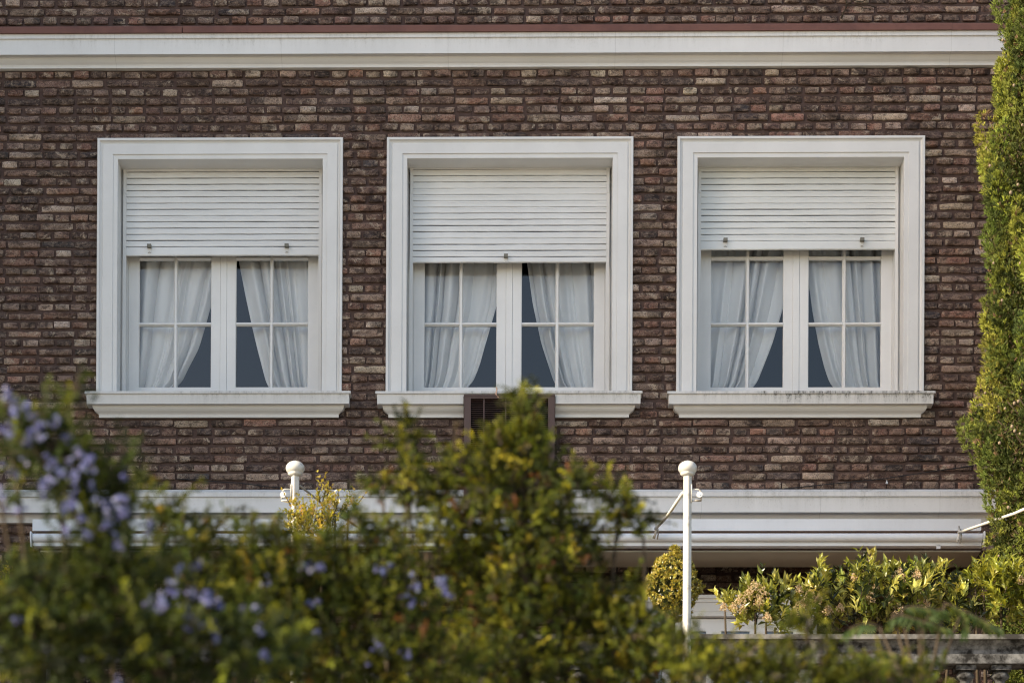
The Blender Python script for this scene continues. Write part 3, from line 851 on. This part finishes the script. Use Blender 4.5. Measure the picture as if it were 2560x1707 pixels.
K = 2560 / 2352.
def blobpts(blobs, r, dens, lo=0, shr=.80):
    """blobs in photo view units (2352 wide): (u, v, ru, rv, p, thickness); fills each real ellipsoid at its own distance"""
    Ps = []; Ds = []
    for (u, v, ru, rv, p, th) in blobs:
        if shr < .7 and p > 5 and v > 1260: s_ = .82
        else: s_ = shr
        c = at(u * K, v * K, p); sc = FPX / (22 - p)
        a, b2 = ru * K / sc * s_, rv * K / sc * s_
        n = max(4, int(dens * ru * rv / 1000.))
        q = norm(r.normal(0, 1, (n, 3))) * (r.uniform(lo, 1, (n, 1)) ** .5)
        Ps.append(c + q * np.array([a, th, b2])); Ds.append(norm(q * np.array([1, .8, 1])) * .7)
    return np.concatenate(Ps), np.concatenate(Ds)
GP = [(.050, .062, .010), (.090, .105, .014), (.17, .175, .018), (.018, .023, .008), (.24, .22, .03), (.12, .05, .02), (.08, .065, .055), (.06, .08, .025)]
GW_ = [8, 8, 4, 8, 1.6, .8, 1.2, 3]
def shrub(name, label, cat, blobs, seed, dens, leafL, pal=GP, pw=GW_, length=.14, nl=6, flowers=(), trunk=None, group=None, mat=M_leaf, limbs=(), fl_pal=None, leafW=None, up=.35, shr=.60):
    r = np.random.default_rng(seed)
    c0 = at(blobs[0][0] * K, blobs[0][1] * K, blobs[0][4])
    tx, ty, tz = trunk if trunk else (c0[0], c0[1], 0)
    o = empty(name, (float(tx), float(ty), float(tz)), label, cat, group)
    off = np.array([tx, ty, tz])
    P, D = blobpts(blobs, r, dens * 1.05, shr=shr)
    D = D + np.array([0, 0, .3]) + r.normal(0, .5, D.shape)
    st = MB()
    f = Fol(); short = length * .42
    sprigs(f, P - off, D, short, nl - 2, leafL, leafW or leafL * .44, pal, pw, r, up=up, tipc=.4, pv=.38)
    k = r.random(len(P)) < .20
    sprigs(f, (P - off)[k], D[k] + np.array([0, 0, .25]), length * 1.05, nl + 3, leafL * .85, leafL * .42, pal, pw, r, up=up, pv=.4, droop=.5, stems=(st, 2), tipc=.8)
    f.build('foliage', mat, o)
    # branches from the trunk to each clump
    n = 0
    for bl in blobs:
        c = at(bl[0] * K, bl[1] * K, bl[4]) - off
        if n % 2 == 0:
            m = c * .5 + np.array([r.normal(0, .1), r.normal(0, .1), r.normal(0, .12)]); m[0] = c[0] * .75 + r.normal(0, .1)
            st.tube([(r.normal(0, .03), r.normal(0, .03), .2), tuple(m), tuple(c)], [.028, .016, .006], 6)
        n += 1
    for pts, p, rr in limbs:
        st.tube([tuple(at(a * K, b_ * K, p) - off) for a, b_ in pts], list(np.linspace(rr, rr * .35, len(pts))), 6)
    st.tube([(0, 0, -.05), (.02, .01, .6), (-.02, 0, 1.3)], [.07, .055, .04], 8)
    st.build('branches', M_bark, o, True)
    if len(flowers):
        ff = Fol()
        for (u, v, rr_, p, cnt) in flowers:
            if u > 540 and r.random() < .3: continue
            c = at(u * K, v * K, p + .28) - off; sc = FPX / (22 - p); R = rr_ * K / sc * .95
            nc = int(cnt * 1.1)
            subc = r.normal(0, .62, (4, 3)) * R
            C = c + subc[r.integers(0, 4, nc)] + norm(r.normal(0, 1, (nc, 3))) * (r.uniform(0, 1, (nc, 1)) ** .5) * R * .5
            base = pick(fl_pal or [(.12, .13, .28), (.165, .178, .335), (.065, .07, .19), (.24, .25, .40)], [4, 4, 3, 1], nc, r, .15)
            nrm = norm(norm(C - c) * .8 + np.array([0, -.7, .4]) + r.normal(0, .4, (nc, 3)))
            a0 = norm(np.cross(nrm, r.normal(0, 1, (nc, 3)))); b0 = np.cross(nrm, a0)
            for k in range(5):
                q = 2 * PI * k / 5
                A = a0 * math.cos(q) + b0 * math.sin(q)
                ff.leaves(C, A, nrm, r.uniform(.007, .011, nc), r.uniform(.006, .010, nc), base, fold=.05, curl=.1)
        ff.build('flowers', M_flower, o)
    return o

# --- blue flowered shrub, nearest, left
BL = 13.2
shrub('flowering_shrub', 'blurred tall shrub with lavender blue flower clusters at the lower left', 'shrub', [
    (20, 960, 36, 34, BL, .12), (75, 985, 50, 40, BL, .14), (120, 1010, 50, 50, BL, .14), (60, 1040, 65, 50, BL, .15), (185, 1090, 60, 55, BL, .15),
    (135, 1130, 60, 45, BL, .15), (240, 1130, 55, 45, BL, .12), (215, 1190, 65, 45, BL, .15), (285, 1170, 40, 35, BL, .12), (240, 1250, 75, 45, BL, .15),
    (180, 880, 12, 26, BL, .05), (160, 925, 20, 26, BL, .05), (282, 1030, 14, 22, BL, .04), (278, 1070, 25, 22, BL, .05),
    (0, 1150, 25, 20, BL, .1), (140, 1350, 120, 60, BL, .3), (290, 1330, 160, 70, BL, .3), (120, 1480, 190, 110, BL, .3), (380, 1480, 180, 110, BL, .3),
    (20, 1400, 80, 90, BL, .3), (560, 1500, 160, 90, BL, .3)],
    11, 13, .036, flowers=[
    (20, 905, 26, BL - .05, 34), (62, 940, 24, BL - .05, 26), (15, 985, 22, BL - .05, 22), (110, 975, 30, BL - .05, 34), (60, 1005, 22, BL - .05, 24), (112, 1058, 22, BL - .05, 18),
    (30, 1080, 26, BL - .05, 26), (165, 1040, 20, BL - .05, 18), (212, 1062, 28, BL - .05, 36), (140, 1100, 26, BL - .05, 22), (95, 1110, 22, BL - .05, 16), (190, 1130, 26, BL - .05, 26), (150, 1165, 24, BL - .05, 20),
    (240, 1165, 30, BL - .05, 30), (285, 1150, 26, BL - .05, 26), (175, 1205, 24, BL - .05, 26), (240, 1195, 20, BL - .05, 16), (200, 1230, 20, BL - .05, 18), (258, 1230, 18, BL - .05, 14), (10, 1140, 18, BL - .05, 12), (45, 1160, 14, BL - .05, 10), (290, 1090, 15, BL - .05, 9), (345, 1200, 16, BL - .05, 10), (335, 1215, 14, BL - .05, 8),
    (425, 1300, 24, BL - .1, 26), (400, 1370, 20, BL - .1, 16), (355, 1395, 20, BL - .1, 30), (385, 1388, 18, BL - .1, 22), (435, 1350, 18, BL - .1, 14), (470, 1380, 22, BL - .1, 26), (500, 1390, 22, BL - .1, 32), (455, 1425, 22, BL - .1, 30), (485, 1435, 20, BL - .1, 20), (420, 1400, 18, BL - .1, 14),
    (560, 1395, 14, BL - .1, 14), (590, 1400, 12, BL - .1, 9), (600, 1450, 13, BL - .1, 10), (630, 1530, 18, BL - .1, 20), (605, 1500, 16, BL - .1, 12), (640, 1482, 10, BL - .1, 8), (675, 1435, 16, BL - .1, 18), (730, 1300, 13, BL - .1, 10), (40, 1425, 13, BL - .1, 9), (270, 1565, 16, BL - .1, 12)],
    trunk=(-1.6, -9.2, 0), pal=[(.028, .042, .010), (.05, .065, .012), (.016, .024, .010), (.11, .125, .018), (.045, .06, .03)], pw=[7, 6, 6, 2, 2],
    limbs=[([(420, 1640), (330, 1480), (240, 1300), (150, 1130), (40, 960), (-40, 880)], BL, .02), ([(240, 1300), (250, 1190), (270, 1100), (283, 1020)], BL, .008), ([(150, 1130), (150, 1000), (165, 910), (185, 850)], BL, .007)])
# --- central green shrub
BM = 11.3
shrub('garden_shrub', 'large yellow green shrub rising to a pointed tip in front of the air conditioner', 'shrub', [
    (1205, 915, 22, 28, BM, .05), (1170, 900, 8, 16, BM, .03), (1235, 900, 8, 14, BM, .03), (1195, 968, 66, 42, BM, .1), (1210, 1015, 75, 50, BM, .12), (1165, 1050, 80, 50, BM, .12), (1150, 1010, 40, 30, BM, .1), (1120, 1040, 40, 34, BM, .1),
    (940, 990, 40, 18, BM, .06), (925, 1020, 26, 38, BM, .08), (940, 1070, 38, 42, BM, .1), (950, 1130, 60, 40, BM, .12), (880, 1120, 50, 30, BM, .1), (1055, 1080, 60, 40, BM, .15), (1010, 1140, 60, 50, BM, .15),
    (1130, 1120, 90, 70, BM, .2), (1230, 1090, 75, 60, BM, .18), (1345, 1105, 40, 18, BM, .07), (1310, 1130, 70, 50, BM, .15), (1400, 1135, 45, 18, BM, .07), (1420, 1165, 65, 36, BM, .12), (1460, 1190, 45, 35, BM, .08), (1478, 1225, 16, 26, BM, .05),
    (1080, 1220, 110, 70, BM, .25), (1230, 1220, 130, 80, BM, .25), (1350, 1230, 60, 60, BM, .2), (1180, 1320, 190, 80, BM, .3), (1315, 1320, 80, 70, BM, .25), (980, 1270, 130, 60, BM, .3),
    (1430, 1400, 55, 36, BM, .15), (1390, 1400, 120, 60, BM, .2), (1500, 1448, 60, 28, BM, .15), (1180, 1430, 220, 80, BM, .35), (1430, 1480, 160, 60, BM, .25), (1200, 1540, 280, 70, BM, .35), (1460, 1550, 170, 60, BM, .25), (1478, 1352, 12, 16, BM, .05)],
    23, 20, .030, length=.11, trunk=(-.1, -10.7, 0),
    limbs=[([(1200, 1620), (1215, 1400), (1195, 1200), (1205, 1000), (1205, 900)], BM, .03), ([(1215, 1400), (1300, 1250), (1420, 1140)], BM, .014), ([(1195, 1300), (1000, 1150), (930, 1000)], BM, .014), ([(1330, 1450), (1285, 1260), (1290, 1130)], BM, .012)])
# --- low shrub between the two
BN = 12.0
shrub('low_shrub', 'dark green shrub with scattered pale blue flowers between the tall shrubs', 'shrub', [
    (690, 1310, 70, 60, BN, .2), (680, 1440, 80, 70, BN, .2), (560, 1220, 28, 26, BN, .06), (480, 1215, 34, 22, BN, .06), (400, 1180, 36, 32, BN, .08), (340, 1130, 42, 35, BN, .08), (370, 1210, 60, 32, BN, .1), (640, 1240, 60, 20, BN, .08), (450, 1260, 110, 45, BN, .2), (620, 1290, 140, 60, BN, .25), (760, 1260, 70, 40, BN, .15), (820, 1200, 40, 30, BN, .08), (870, 1240, 70, 50, BN, .15), (820, 1330, 140, 70, BN, .25),
    (640, 1400, 200, 90, BN, .3), (880, 1430, 180, 90, BN, .3), (760, 1530, 260, 80, BN, .3), (960, 1540, 180, 80, BN, .3), (500, 1350, 130, 60, BN, .25)],
    37, 17, .032, length=.12, trunk=(-1.0, -10.0, 0), flowers=[
    (890, 1295, 20, BN - .05, 26), (905, 1320, 18, BN - .05, 18), (655, 1318, 20, BN - .05, 22), (700, 1300, 20, BN - .05, 16), (675, 1345, 18, BN - .05, 18), (610, 1330, 12, BN - .05, 8), (710, 1385, 12, BN - .05, 9), (725, 1382, 10, BN - .05, 7), (955, 1340, 20, BN - .05, 18), (975, 1375, 16, BN - .05, 16), (1010, 1335, 20, BN - .05, 20), (1030, 1360, 16, BN - .05, 14), (930, 1365, 14, BN - .05, 10), (960, 1385, 14, BN - .05, 10), (1030, 1405, 12, BN - .05, 9), (875, 1480, 16, BN - .05, 14), (885, 1505, 13, BN - .05, 10), (940, 1500, 18, BN - .05, 12), (845, 1520, 10, BN - .05, 6), (725, 1455, 14, BN - .05, 7), (995, 1210, 10, BN - .05, 5)],
    pal=[(.040, .055, .012), (.065, .08, .014), (.12, .13, .018), (.020, .027, .010), (.13, .11, .02), (.11, .05, .02)], pw=[7, 7, 4, 7, 1, .6])
# --- bottom right shrub
BR_ = 11.6
shrub('garden_shrub', 'dark olive shrub filling the bottom right in front of the balustrade', 'shrub', [
    (1850, 1408, 26, 26, BR_, .06), (1825, 1450, 45, 26, BR_, .08), (1885, 1462, 30, 25, BR_, .06), (1680, 1532, 60, 22, BR_, .1), (1760, 1540, 110, 26, BR_, .15), (1900, 1542, 60, 22, BR_, .1), (2040, 1545, 80, 18, BR_, .07),
    (1640, 1540, 100, 40, BR_, .2), (1800, 1560, 160, 35, BR_, .2), (1980, 1566, 120, 36, BR_, .15), (2130, 1570, 60, 22, BR_, .08), (2150, 1515, 22, 14, BR_, .05), (1575, 1490, 45, 45, BR_, .15)],
    41, 19, .032, length=.12, trunk=(1.9, -10.2, 0), pal=[(.06, .075, .010), (.10, .11, .014), (.15, .15, .018), (.035, .045, .012), (.12, .11, .10)], pw=[7, 7, 3, 5, 1])
# --- pinnate ash sapling in front of the hedge
BF = 10.5
o = empty('ash_sapling', (3.4, -BF, 0), 'soft green sapling with long drooping pinnate leaves in front of the balustrade', 'sapling')
off = np.array([3.4, -BF, 0]); r = np.random.default_rng(5); f = Fol(); st = MB()
root = at(2120 * K, 1600 * K, BF) - off
for (a, m_, e) in [((2070, 1400), (2090, 1385), (2150, 1400)), ((2110, 1425), (2060, 1400), (2045, 1425)), ((2170, 1385), (2220, 1395), (2215, 1440)), ((2120, 1440), (2130, 1395), (2170, 1400)), ((2210, 1400), (2250, 1420), (2290, 1440)), ((2020, 1440), (1990, 1420), (1950, 1445)), ((2050, 1410), (2110, 1420), (2170, 1440)), ((1950, 1500), (1985, 1485), (2030, 1530)), ((1990, 1500), (2040, 1480), (2080, 1520))]:
    A, B, C = [at(x * K, y * K, BF) - off for x, y in (a, m_, e)]
    pts = [A * (1 - t) ** 2 + B * 2 * t * (1 - t) + C * t * t for t in np.linspace(0, 1, 8)]
    st.tube([tuple(p) for p in pts], .004, 5); st.tube([tuple(root), tuple((root + A) / 2 + np.array([0, 0, -.05])), tuple(A)], [.012, .008, .004], 5)
    for i in range(1, 8):
        T = pts[i] - pts[i - 1]
        for s in (1, -1):
            Aa = np.array([T * .6 / np.linalg.norm(T) + np.array([s * .25, -.3 * s, -.8])])
            f.leaves(pts[i][None], Aa, np.array([[0, -.8, .5 + .2 * s]]) + r.normal(0, .2, (1, 3)), np.array([r.uniform(.05, .075)]), np.array([r.uniform(.018, .024)]), pick([(.06, .09, .03), (.05, .075, .02), (.09, .11, .025)], [1, 1, .6], 1, r, .15))
st.tube([(0, 0, 0), tuple(root * .6), tuple(root)], [.03, .02, .012], 7)
f.build('foliage', M_leaf, o); st.build('stem', M_bark, o, True)

# --- hedge plants in the terrace bed (behind the balustrade)
def upright(name, label, blobs, seed, dens, pal, pw, panic=(), leafL=.085, leafW=.032, cat='bush'):
    r = np.random.default_rng(seed)
    p0 = blobs[0][4]; xm = np.mean([at(b_[0] * K, b_[1] * K, p0)[0] for b_ in blobs])
    o = empty(name, (float(xm), -p0, Z_TER), label, cat)
    off = np.array([xm, -p0, Z_TER])
    P, D = blobpts(blobs, r, dens)
    D = D * .9 + np.array([0, -.15, .9]) + r.normal(0, .3, D.shape)
    f = Fol(); st = MB()
    sprigs(f, P - off, D, .075, 4, leafL, leafW, pal, pw, r, up=.6, ang=.75, stems=(st, 4))
    f.build('foliage', M_leafw, o)
    for b_ in blobs[::2]:
        c = at(b_[0] * K, b_[1] * K, b_[4]) - off
        st.tube([(c[0] * .8, 0, 0), (c[0] * .9, 0, c[2] * .5), tuple(c)], [.02, .014, .006], 6)
    st.build('stems', M_bark, o, True)
    if panic:
        ff = Fol()
        for (u, v, rr_) in panic:
            c = at(u * K, v * K, p0 + .16) - off; R = rr_ * K / (FPX / (22 - p0)); n = 70
            q = norm(r.normal(0, 1, (n, 3))) * (r.uniform(0, 1, (n, 1)) ** .45) * R
            q[:, 2] = q[:, 2] * 1.25; q[:, :2] *= (1.0 - .5 * np.clip(q[:, 2:3] / R, -1, 1))
            for k in range(3):
                ff.leaves(c + q, norm(r.normal(0, 1, (n, 3))), norm(r.normal(0, 1, (n, 3))), r.uniform(.007, .012, n), r.uniform(.005, .009, n), pick([(.60, .48, .33), (.48, .35, .22), (.66, .57, .43)], [1, 1, .6], n, r, .15))
        ff.build('blossoms', M_panicle, o)
    return o
LP = [(.22, .235, .045), (.32, .32, .07), (.08, .10, .02), (.42, .41, .12), (.025, .035, .012)]; LPW = [5, 5, 3, 4, 5]
HP = 2.45
upright('flowering_bush', 'small bush with cream pink blossoms on the terrace just right of the white post', [(1735, 1375, 40, 34, HP, .15), (1700, 1400, 32, 25, HP, .12), (1760, 1400, 40, 35, HP, .15), (1725, 1430, 45, 25, HP, .18), (1665, 1390, 14, 14, HP, .05), (1790, 1350, 14, 30, HP, .06), (1780, 1440, 50, 20, HP, .15)], 51, 17, LP, LPW,
        [(1735, 1348, 17), (1752, 1362, 16), (1722, 1360, 13), (1700, 1378, 14), (1684, 1395, 12), (1662, 1392, 9), (1745, 1378, 12), (1707, 1398, 10), (1762, 1416, 10)])
upright('flowering_hedge', 'long sunlit hedge with cream pink blossoms on the terrace under the awning', [(1860, 1380, 38, 28, HP, .2), (1830, 1405, 35, 30, HP, .2), (1900, 1375, 45, 40, HP, .2), (1885, 1330, 14, 20, HP, .06), (1960, 1350, 38, 34, HP, .2), (1985, 1325, 28, 22, HP, .1), (2020, 1360, 60, 50, HP, .25), (2070, 1345, 40, 34, HP, .2), (2110, 1330, 35, 30, HP, .15), (2140, 1340, 26, 32, HP, .1), (2090, 1390, 70, 45, HP, .3), (1950, 1400, 80, 40, HP, .3), (2190, 1370, 50, 28, HP, .2), (2180, 1400, 60, 40, HP, .25), (2000, 1430, 180, 25, HP, .25), (2230, 1430, 120, 25, HP, .2), (1860, 1435, 60, 18, HP, .2)], 53, 15, LP, LPW,
        [(1862, 1365, 14), (1845, 1385, 14), (1830, 1400, 13), (1822, 1412, 10), (1880, 1375, 10), (1835, 1352, 9), (1902, 1400, 10), (2065, 1318, 14), (2078, 1328, 10), (2106, 1318, 10), (1962, 1325, 8), (2000, 1370, 12), (2045, 1372, 11), (2120, 1370, 13), (2128, 1385, 10), (2062, 1395, 12), (2085, 1355, 11), (2012, 1345, 8), (1930, 1395, 9)])
upright('laurel_bush', 'bright yellow green bush under the cypress at the right edge of the terrace', [(2300, 1340, 50, 28, HP + .1, .2), (2345, 1345, 50, 40, HP + .1, .2), (2260, 1345, 35, 28, HP + .1, .15), (2320, 1385, 60, 34, HP + .1, .25), (2240, 1330, 20, 16, HP + .1, .08), (2380, 1400, 50, 50, HP + .1, .2)], 57, 19,
        [(.25, .26, .03), (.18, .20, .03), (.12, .14, .02), (.34, .34, .06)], [4, 4, 2, 2], [(2346, 1330, 9)])
# --- yellow climber at the left post, and a small bush at the far left edge
YP = [(.42, .34, .05), (.32, .28, .04), (.20, .20, .03), (.45, .30, .10)]
upright('yellow_climber', 'golden yellow leafed climber beside the left post', [(740, 1165, 22, 18, 3.35, .08), (715, 1195, 32, 26, 3.35, .1), (770, 1180, 30, 20, 3.35, .1), (735, 1220, 55, 26, 3.35, .12), (800, 1170, 18, 12, 3.35, .06), (675, 1170, 8, 30, 3.35, .04), (680, 1215, 22, 30, 3.35, .07), (745, 1135, 5, 26, 3.35, .02)], 61, 40, YP, [4, 4, 2, 1], (), .036, .017, 'climber')
upright('yellow_bush', 'small bright yellow bush at the far left edge low against the brick', [(8, 1330, 26, 18, 2.8, .12), (30, 1345, 18, 14, 2.8, .1), (10, 1365, 45, 26, 2.8, .12), (-30, 1350, 40, 30, 2.8, .12)], 63, 24, YP, [4, 4, 2, 1], (), .036, .017)

# --- clipped round bush in a pot
def topiary():
    r = np.random.default_rng(71); c = at(1545 * K, 1326 * K, 2.2); R = 58 * K / (FPX / 19.8)
    o = empty('topiary_bush', (float(c[0]), -2.2, Z_TER), 'round clipped golden green bush behind the right post', 'bush')
    off = np.array([c[0], -2.2, Z_TER]); cc = c - off
    n = 620; q = norm(r.normal(0, 1, (n, 3)))
    bump = 1 + .17 * np.sin(q[:, 0] * 7 + 1) * np.sin(q[:, 2] * 6 + 2) + .08 * np.sin(q[:, 2] * 15 + q[:, 0] * 9) + r.normal(0, .06, n)
    P = cc + q * R * bump[:, None] * np.array([1, 1, 1.32]) * .86 - np.array([0, 0, .06])
    f = Fol(); pal = [(.42, .35, .07), (.30, .27, .05), (.50, .42, .12), (.15, .15, .03)]
    # rosettes
    for k in range(10):
        a = norm(q * 1.0 + norm(r.normal(0, 1, (n, 3))) * .9)
        f.leaves(P + q * .012, a, q + r.normal(0, .3, (n, 3)), r.uniform(.022, .036, n), r.uniform(.011, .017, n), pick(pal, [4, 4, 2, 2], n, r))
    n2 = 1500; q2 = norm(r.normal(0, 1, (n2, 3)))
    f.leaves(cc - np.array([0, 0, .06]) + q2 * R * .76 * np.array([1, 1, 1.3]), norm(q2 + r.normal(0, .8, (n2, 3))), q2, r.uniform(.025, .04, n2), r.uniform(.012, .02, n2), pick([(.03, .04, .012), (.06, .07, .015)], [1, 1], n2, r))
    f.build('foliage', M_leafw, o)
    b = MB(); b.tube([(0, 0, .3), (.01, 0, cc[2] * .6), tuple(cc)], [.022, .018, .012], 8); b.build('trunk', M_bark, o, True)
    b = MB(); b.lathe((0, 0, 0), [(.13, 0), (.18, .30), (.20, .30), (.20, .34), (.17, .34), (.16, .31)], 20); b.build('pot', M_terracotta, o, True)
topiary()

# --- the cypress column
def cypress():
    r = np.random.default_rng(91); p = 1.45
    left = [(-60, 2318), (0, 2300), (40, 2300), (70, 2285), (150, 2280), (200, 2276), (270, 2290), (330, 2245), (380, 2226), (440, 2226), (500, 2238), (560, 2240), (600, 2246), (650, 2255), (700, 2245), (740, 2233), (790, 2250), (830, 2272), (880, 2250), (920, 2240), (970, 2240), (1010, 2224), (1060, 2224), (1110, 2240), (1150, 2262), (1200, 2268), (1260, 2262), (1330, 2244), (1400, 2260), (1600, 2270), (1900, 2290)]
    XC = xat(2352 * K + 95, 700, p)
    base = at(2560, 1500, p)
    o = empty('cypress_tree', (float(XC), -p, Z_TER), 'tall columnar yellow green cypress along the right edge', 'tree')
    off = np.array([XC, -p, Z_TER])
    vs_ = np.array([a for a, _ in left], float); us = np.array([b_ for _, b_ in left], float)
    def radius(z):
        # silhouette radius at height z
        v = np.interp(-z, [-zat(a * K, p, 2450) for a in vs_], vs_); u = np.interp(v, vs_, us)
        return XC - at(u * K, v * K, p)[0]
    f = Fol(); z0, z1 = .2 + Z_TER, zat(-150, p)
    lobes = []
    z = z0
    while z < z1:
        R = radius(z)
        for i in range(8):
            th = r.uniform(PI * .85, 2.0 * PI) if r.random() < .90 else r.uniform(0, 2 * PI)
            if i < 2: th = r.normal(PI * 1.03, .16)
            rr_ = R * (r.uniform(.68, 1.0) if i > 1 else r.uniform(.84, .98)) - .15
            lobes.append((rr_ * math.cos(th), rr_ * math.sin(th), z + r.uniform(-.12, .12), th, r.uniform(.65, 1.3)))
        z += .21
    Lb = np.array(lobes); nl = len(Lb); nt2 = 120
    th = np.repeat(Lb[:, 3], nt2); outd = np.stack([np.cos(th), np.sin(th), np.zeros(len(th))], -1)
    axl = norm(np.stack([np.cos(Lb[:, 3]), np.sin(Lb[:, 3]), np.zeros(nl)], -1) * .3 + np.array([0, 0, 1.0]) + r.normal(0, .2, (nl, 3)))
    ax = np.repeat(axl, nt2, axis=0); sz = np.repeat(Lb[:, 4], nt2) * 1.08; n = len(th)
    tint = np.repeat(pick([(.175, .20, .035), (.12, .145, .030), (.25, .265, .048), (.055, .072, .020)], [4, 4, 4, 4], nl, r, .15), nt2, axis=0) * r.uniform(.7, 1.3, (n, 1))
    brown = r.random(n) < .02; tint[brown] = (.22, .14, .08)
    d_ = norm(r.normal(0, 1, (n, 3)) + outd * .7)
    t = np.sum(d_ * ax, -1); perp = d_ - ax * t[:, None]
    B = np.repeat(Lb[:, :3], nt2, axis=0) + np.array([0, 0, -Z_TER]) + ax * (t * .29 * sz)[:, None] + perp * (.102 * sz * r.uniform(.72, 1.08, n))[:, None]
    g = norm(norm(perp + 1e-6) * .75 + np.array([0, 0, .95]) + ax * .3 + r.normal(0, .2, (n, 3)))
    tl = r.uniform(.030, .055, n)
    for k in range(15):
        sp = r.normal(0, .42, (n, 3)); st_ = r.uniform(0, .35, n)
        P = B + g * (tl * st_)[:, None] + r.normal(0, .004, (n, 3))
        f.leaves(P, norm(g + sp), norm(r.normal(0, 1, (n, 3)) + perp), tl * r.uniform(.5, .95, n), r.uniform(.0045, .0075, n), tint * r.uniform(.85, 1.15, (n, 1)), fold=.15, curl=.1)
    f.build('crown', M_cyp, o)
    # dark twiggy interior
    b = MB(); b.tube([(0, 0, 0), (.02, 0, 2.5), (-.02, 0, 5), (0, 0, z1 - Z_TER)], [.14, .12, .09, .04], 10)
    for i in range(260):
        zz = r.uniform(.3, z1 - Z_TER - .2); t = r.uniform(PI * .7, 2.3 * PI); R = radius(zz + Z_TER) * .82
        b.tube([(0, 0, zz - .2), (math.cos(t) * R * .5, math.sin(t) * R * .5, zz - .05), (math.cos(t) * R, math.sin(t) * R, zz + .12)], [.016, .010, .004], 5)
    b.build('trunk', M_bark, o, True)
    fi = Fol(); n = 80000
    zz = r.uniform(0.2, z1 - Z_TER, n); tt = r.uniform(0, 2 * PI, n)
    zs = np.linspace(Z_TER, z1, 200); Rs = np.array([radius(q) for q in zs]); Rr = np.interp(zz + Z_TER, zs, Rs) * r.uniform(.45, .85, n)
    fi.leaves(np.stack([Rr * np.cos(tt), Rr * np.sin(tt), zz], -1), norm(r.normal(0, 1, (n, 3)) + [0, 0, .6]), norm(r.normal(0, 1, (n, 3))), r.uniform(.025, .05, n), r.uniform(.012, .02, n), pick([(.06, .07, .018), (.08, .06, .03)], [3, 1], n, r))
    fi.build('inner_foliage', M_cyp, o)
    mc = mat_plain('grey_beige_cone', lin(128, 112, 92), .9, .25, 60)
    for (u, v) in [(2367 * 1 / 1, 0)][:0] + [(2507, 101), (2535, 214), (2466, 370), (2475, 415), (2545, 462), (2527, 482), (2556, 313), (2484, 658), (2550, 658), (2505, 751), (2463, 982), (2513, 1021), (2536, 1008), (2546, 1003), (2530, 1066), (2537, 1077), (2550, 1084), (2499, 1107), (2448, 1126), (2521, 1268), (2497, 1389), (2487, 1403), (2462, 1400)]:
        a = u; dx = xat(a, v, p) - XC; R = radius(zat(v, p, 2450)) * .9; yy = math.sqrt(max(R * R - dx * dx, .01))
        c = at(u, v, p + yy + .02) - off
        b = MB(); s = r.uniform(.008, .012)
        b.lathe(tuple(c), [(s * .3, -s * 1.15), (s * .8, -s * .8), (s * 1.02, 0), (s * .85, s * .7), (s * .35, s * 1.1)], 9)
        b.build('cone', mc, o, True)
cypress()
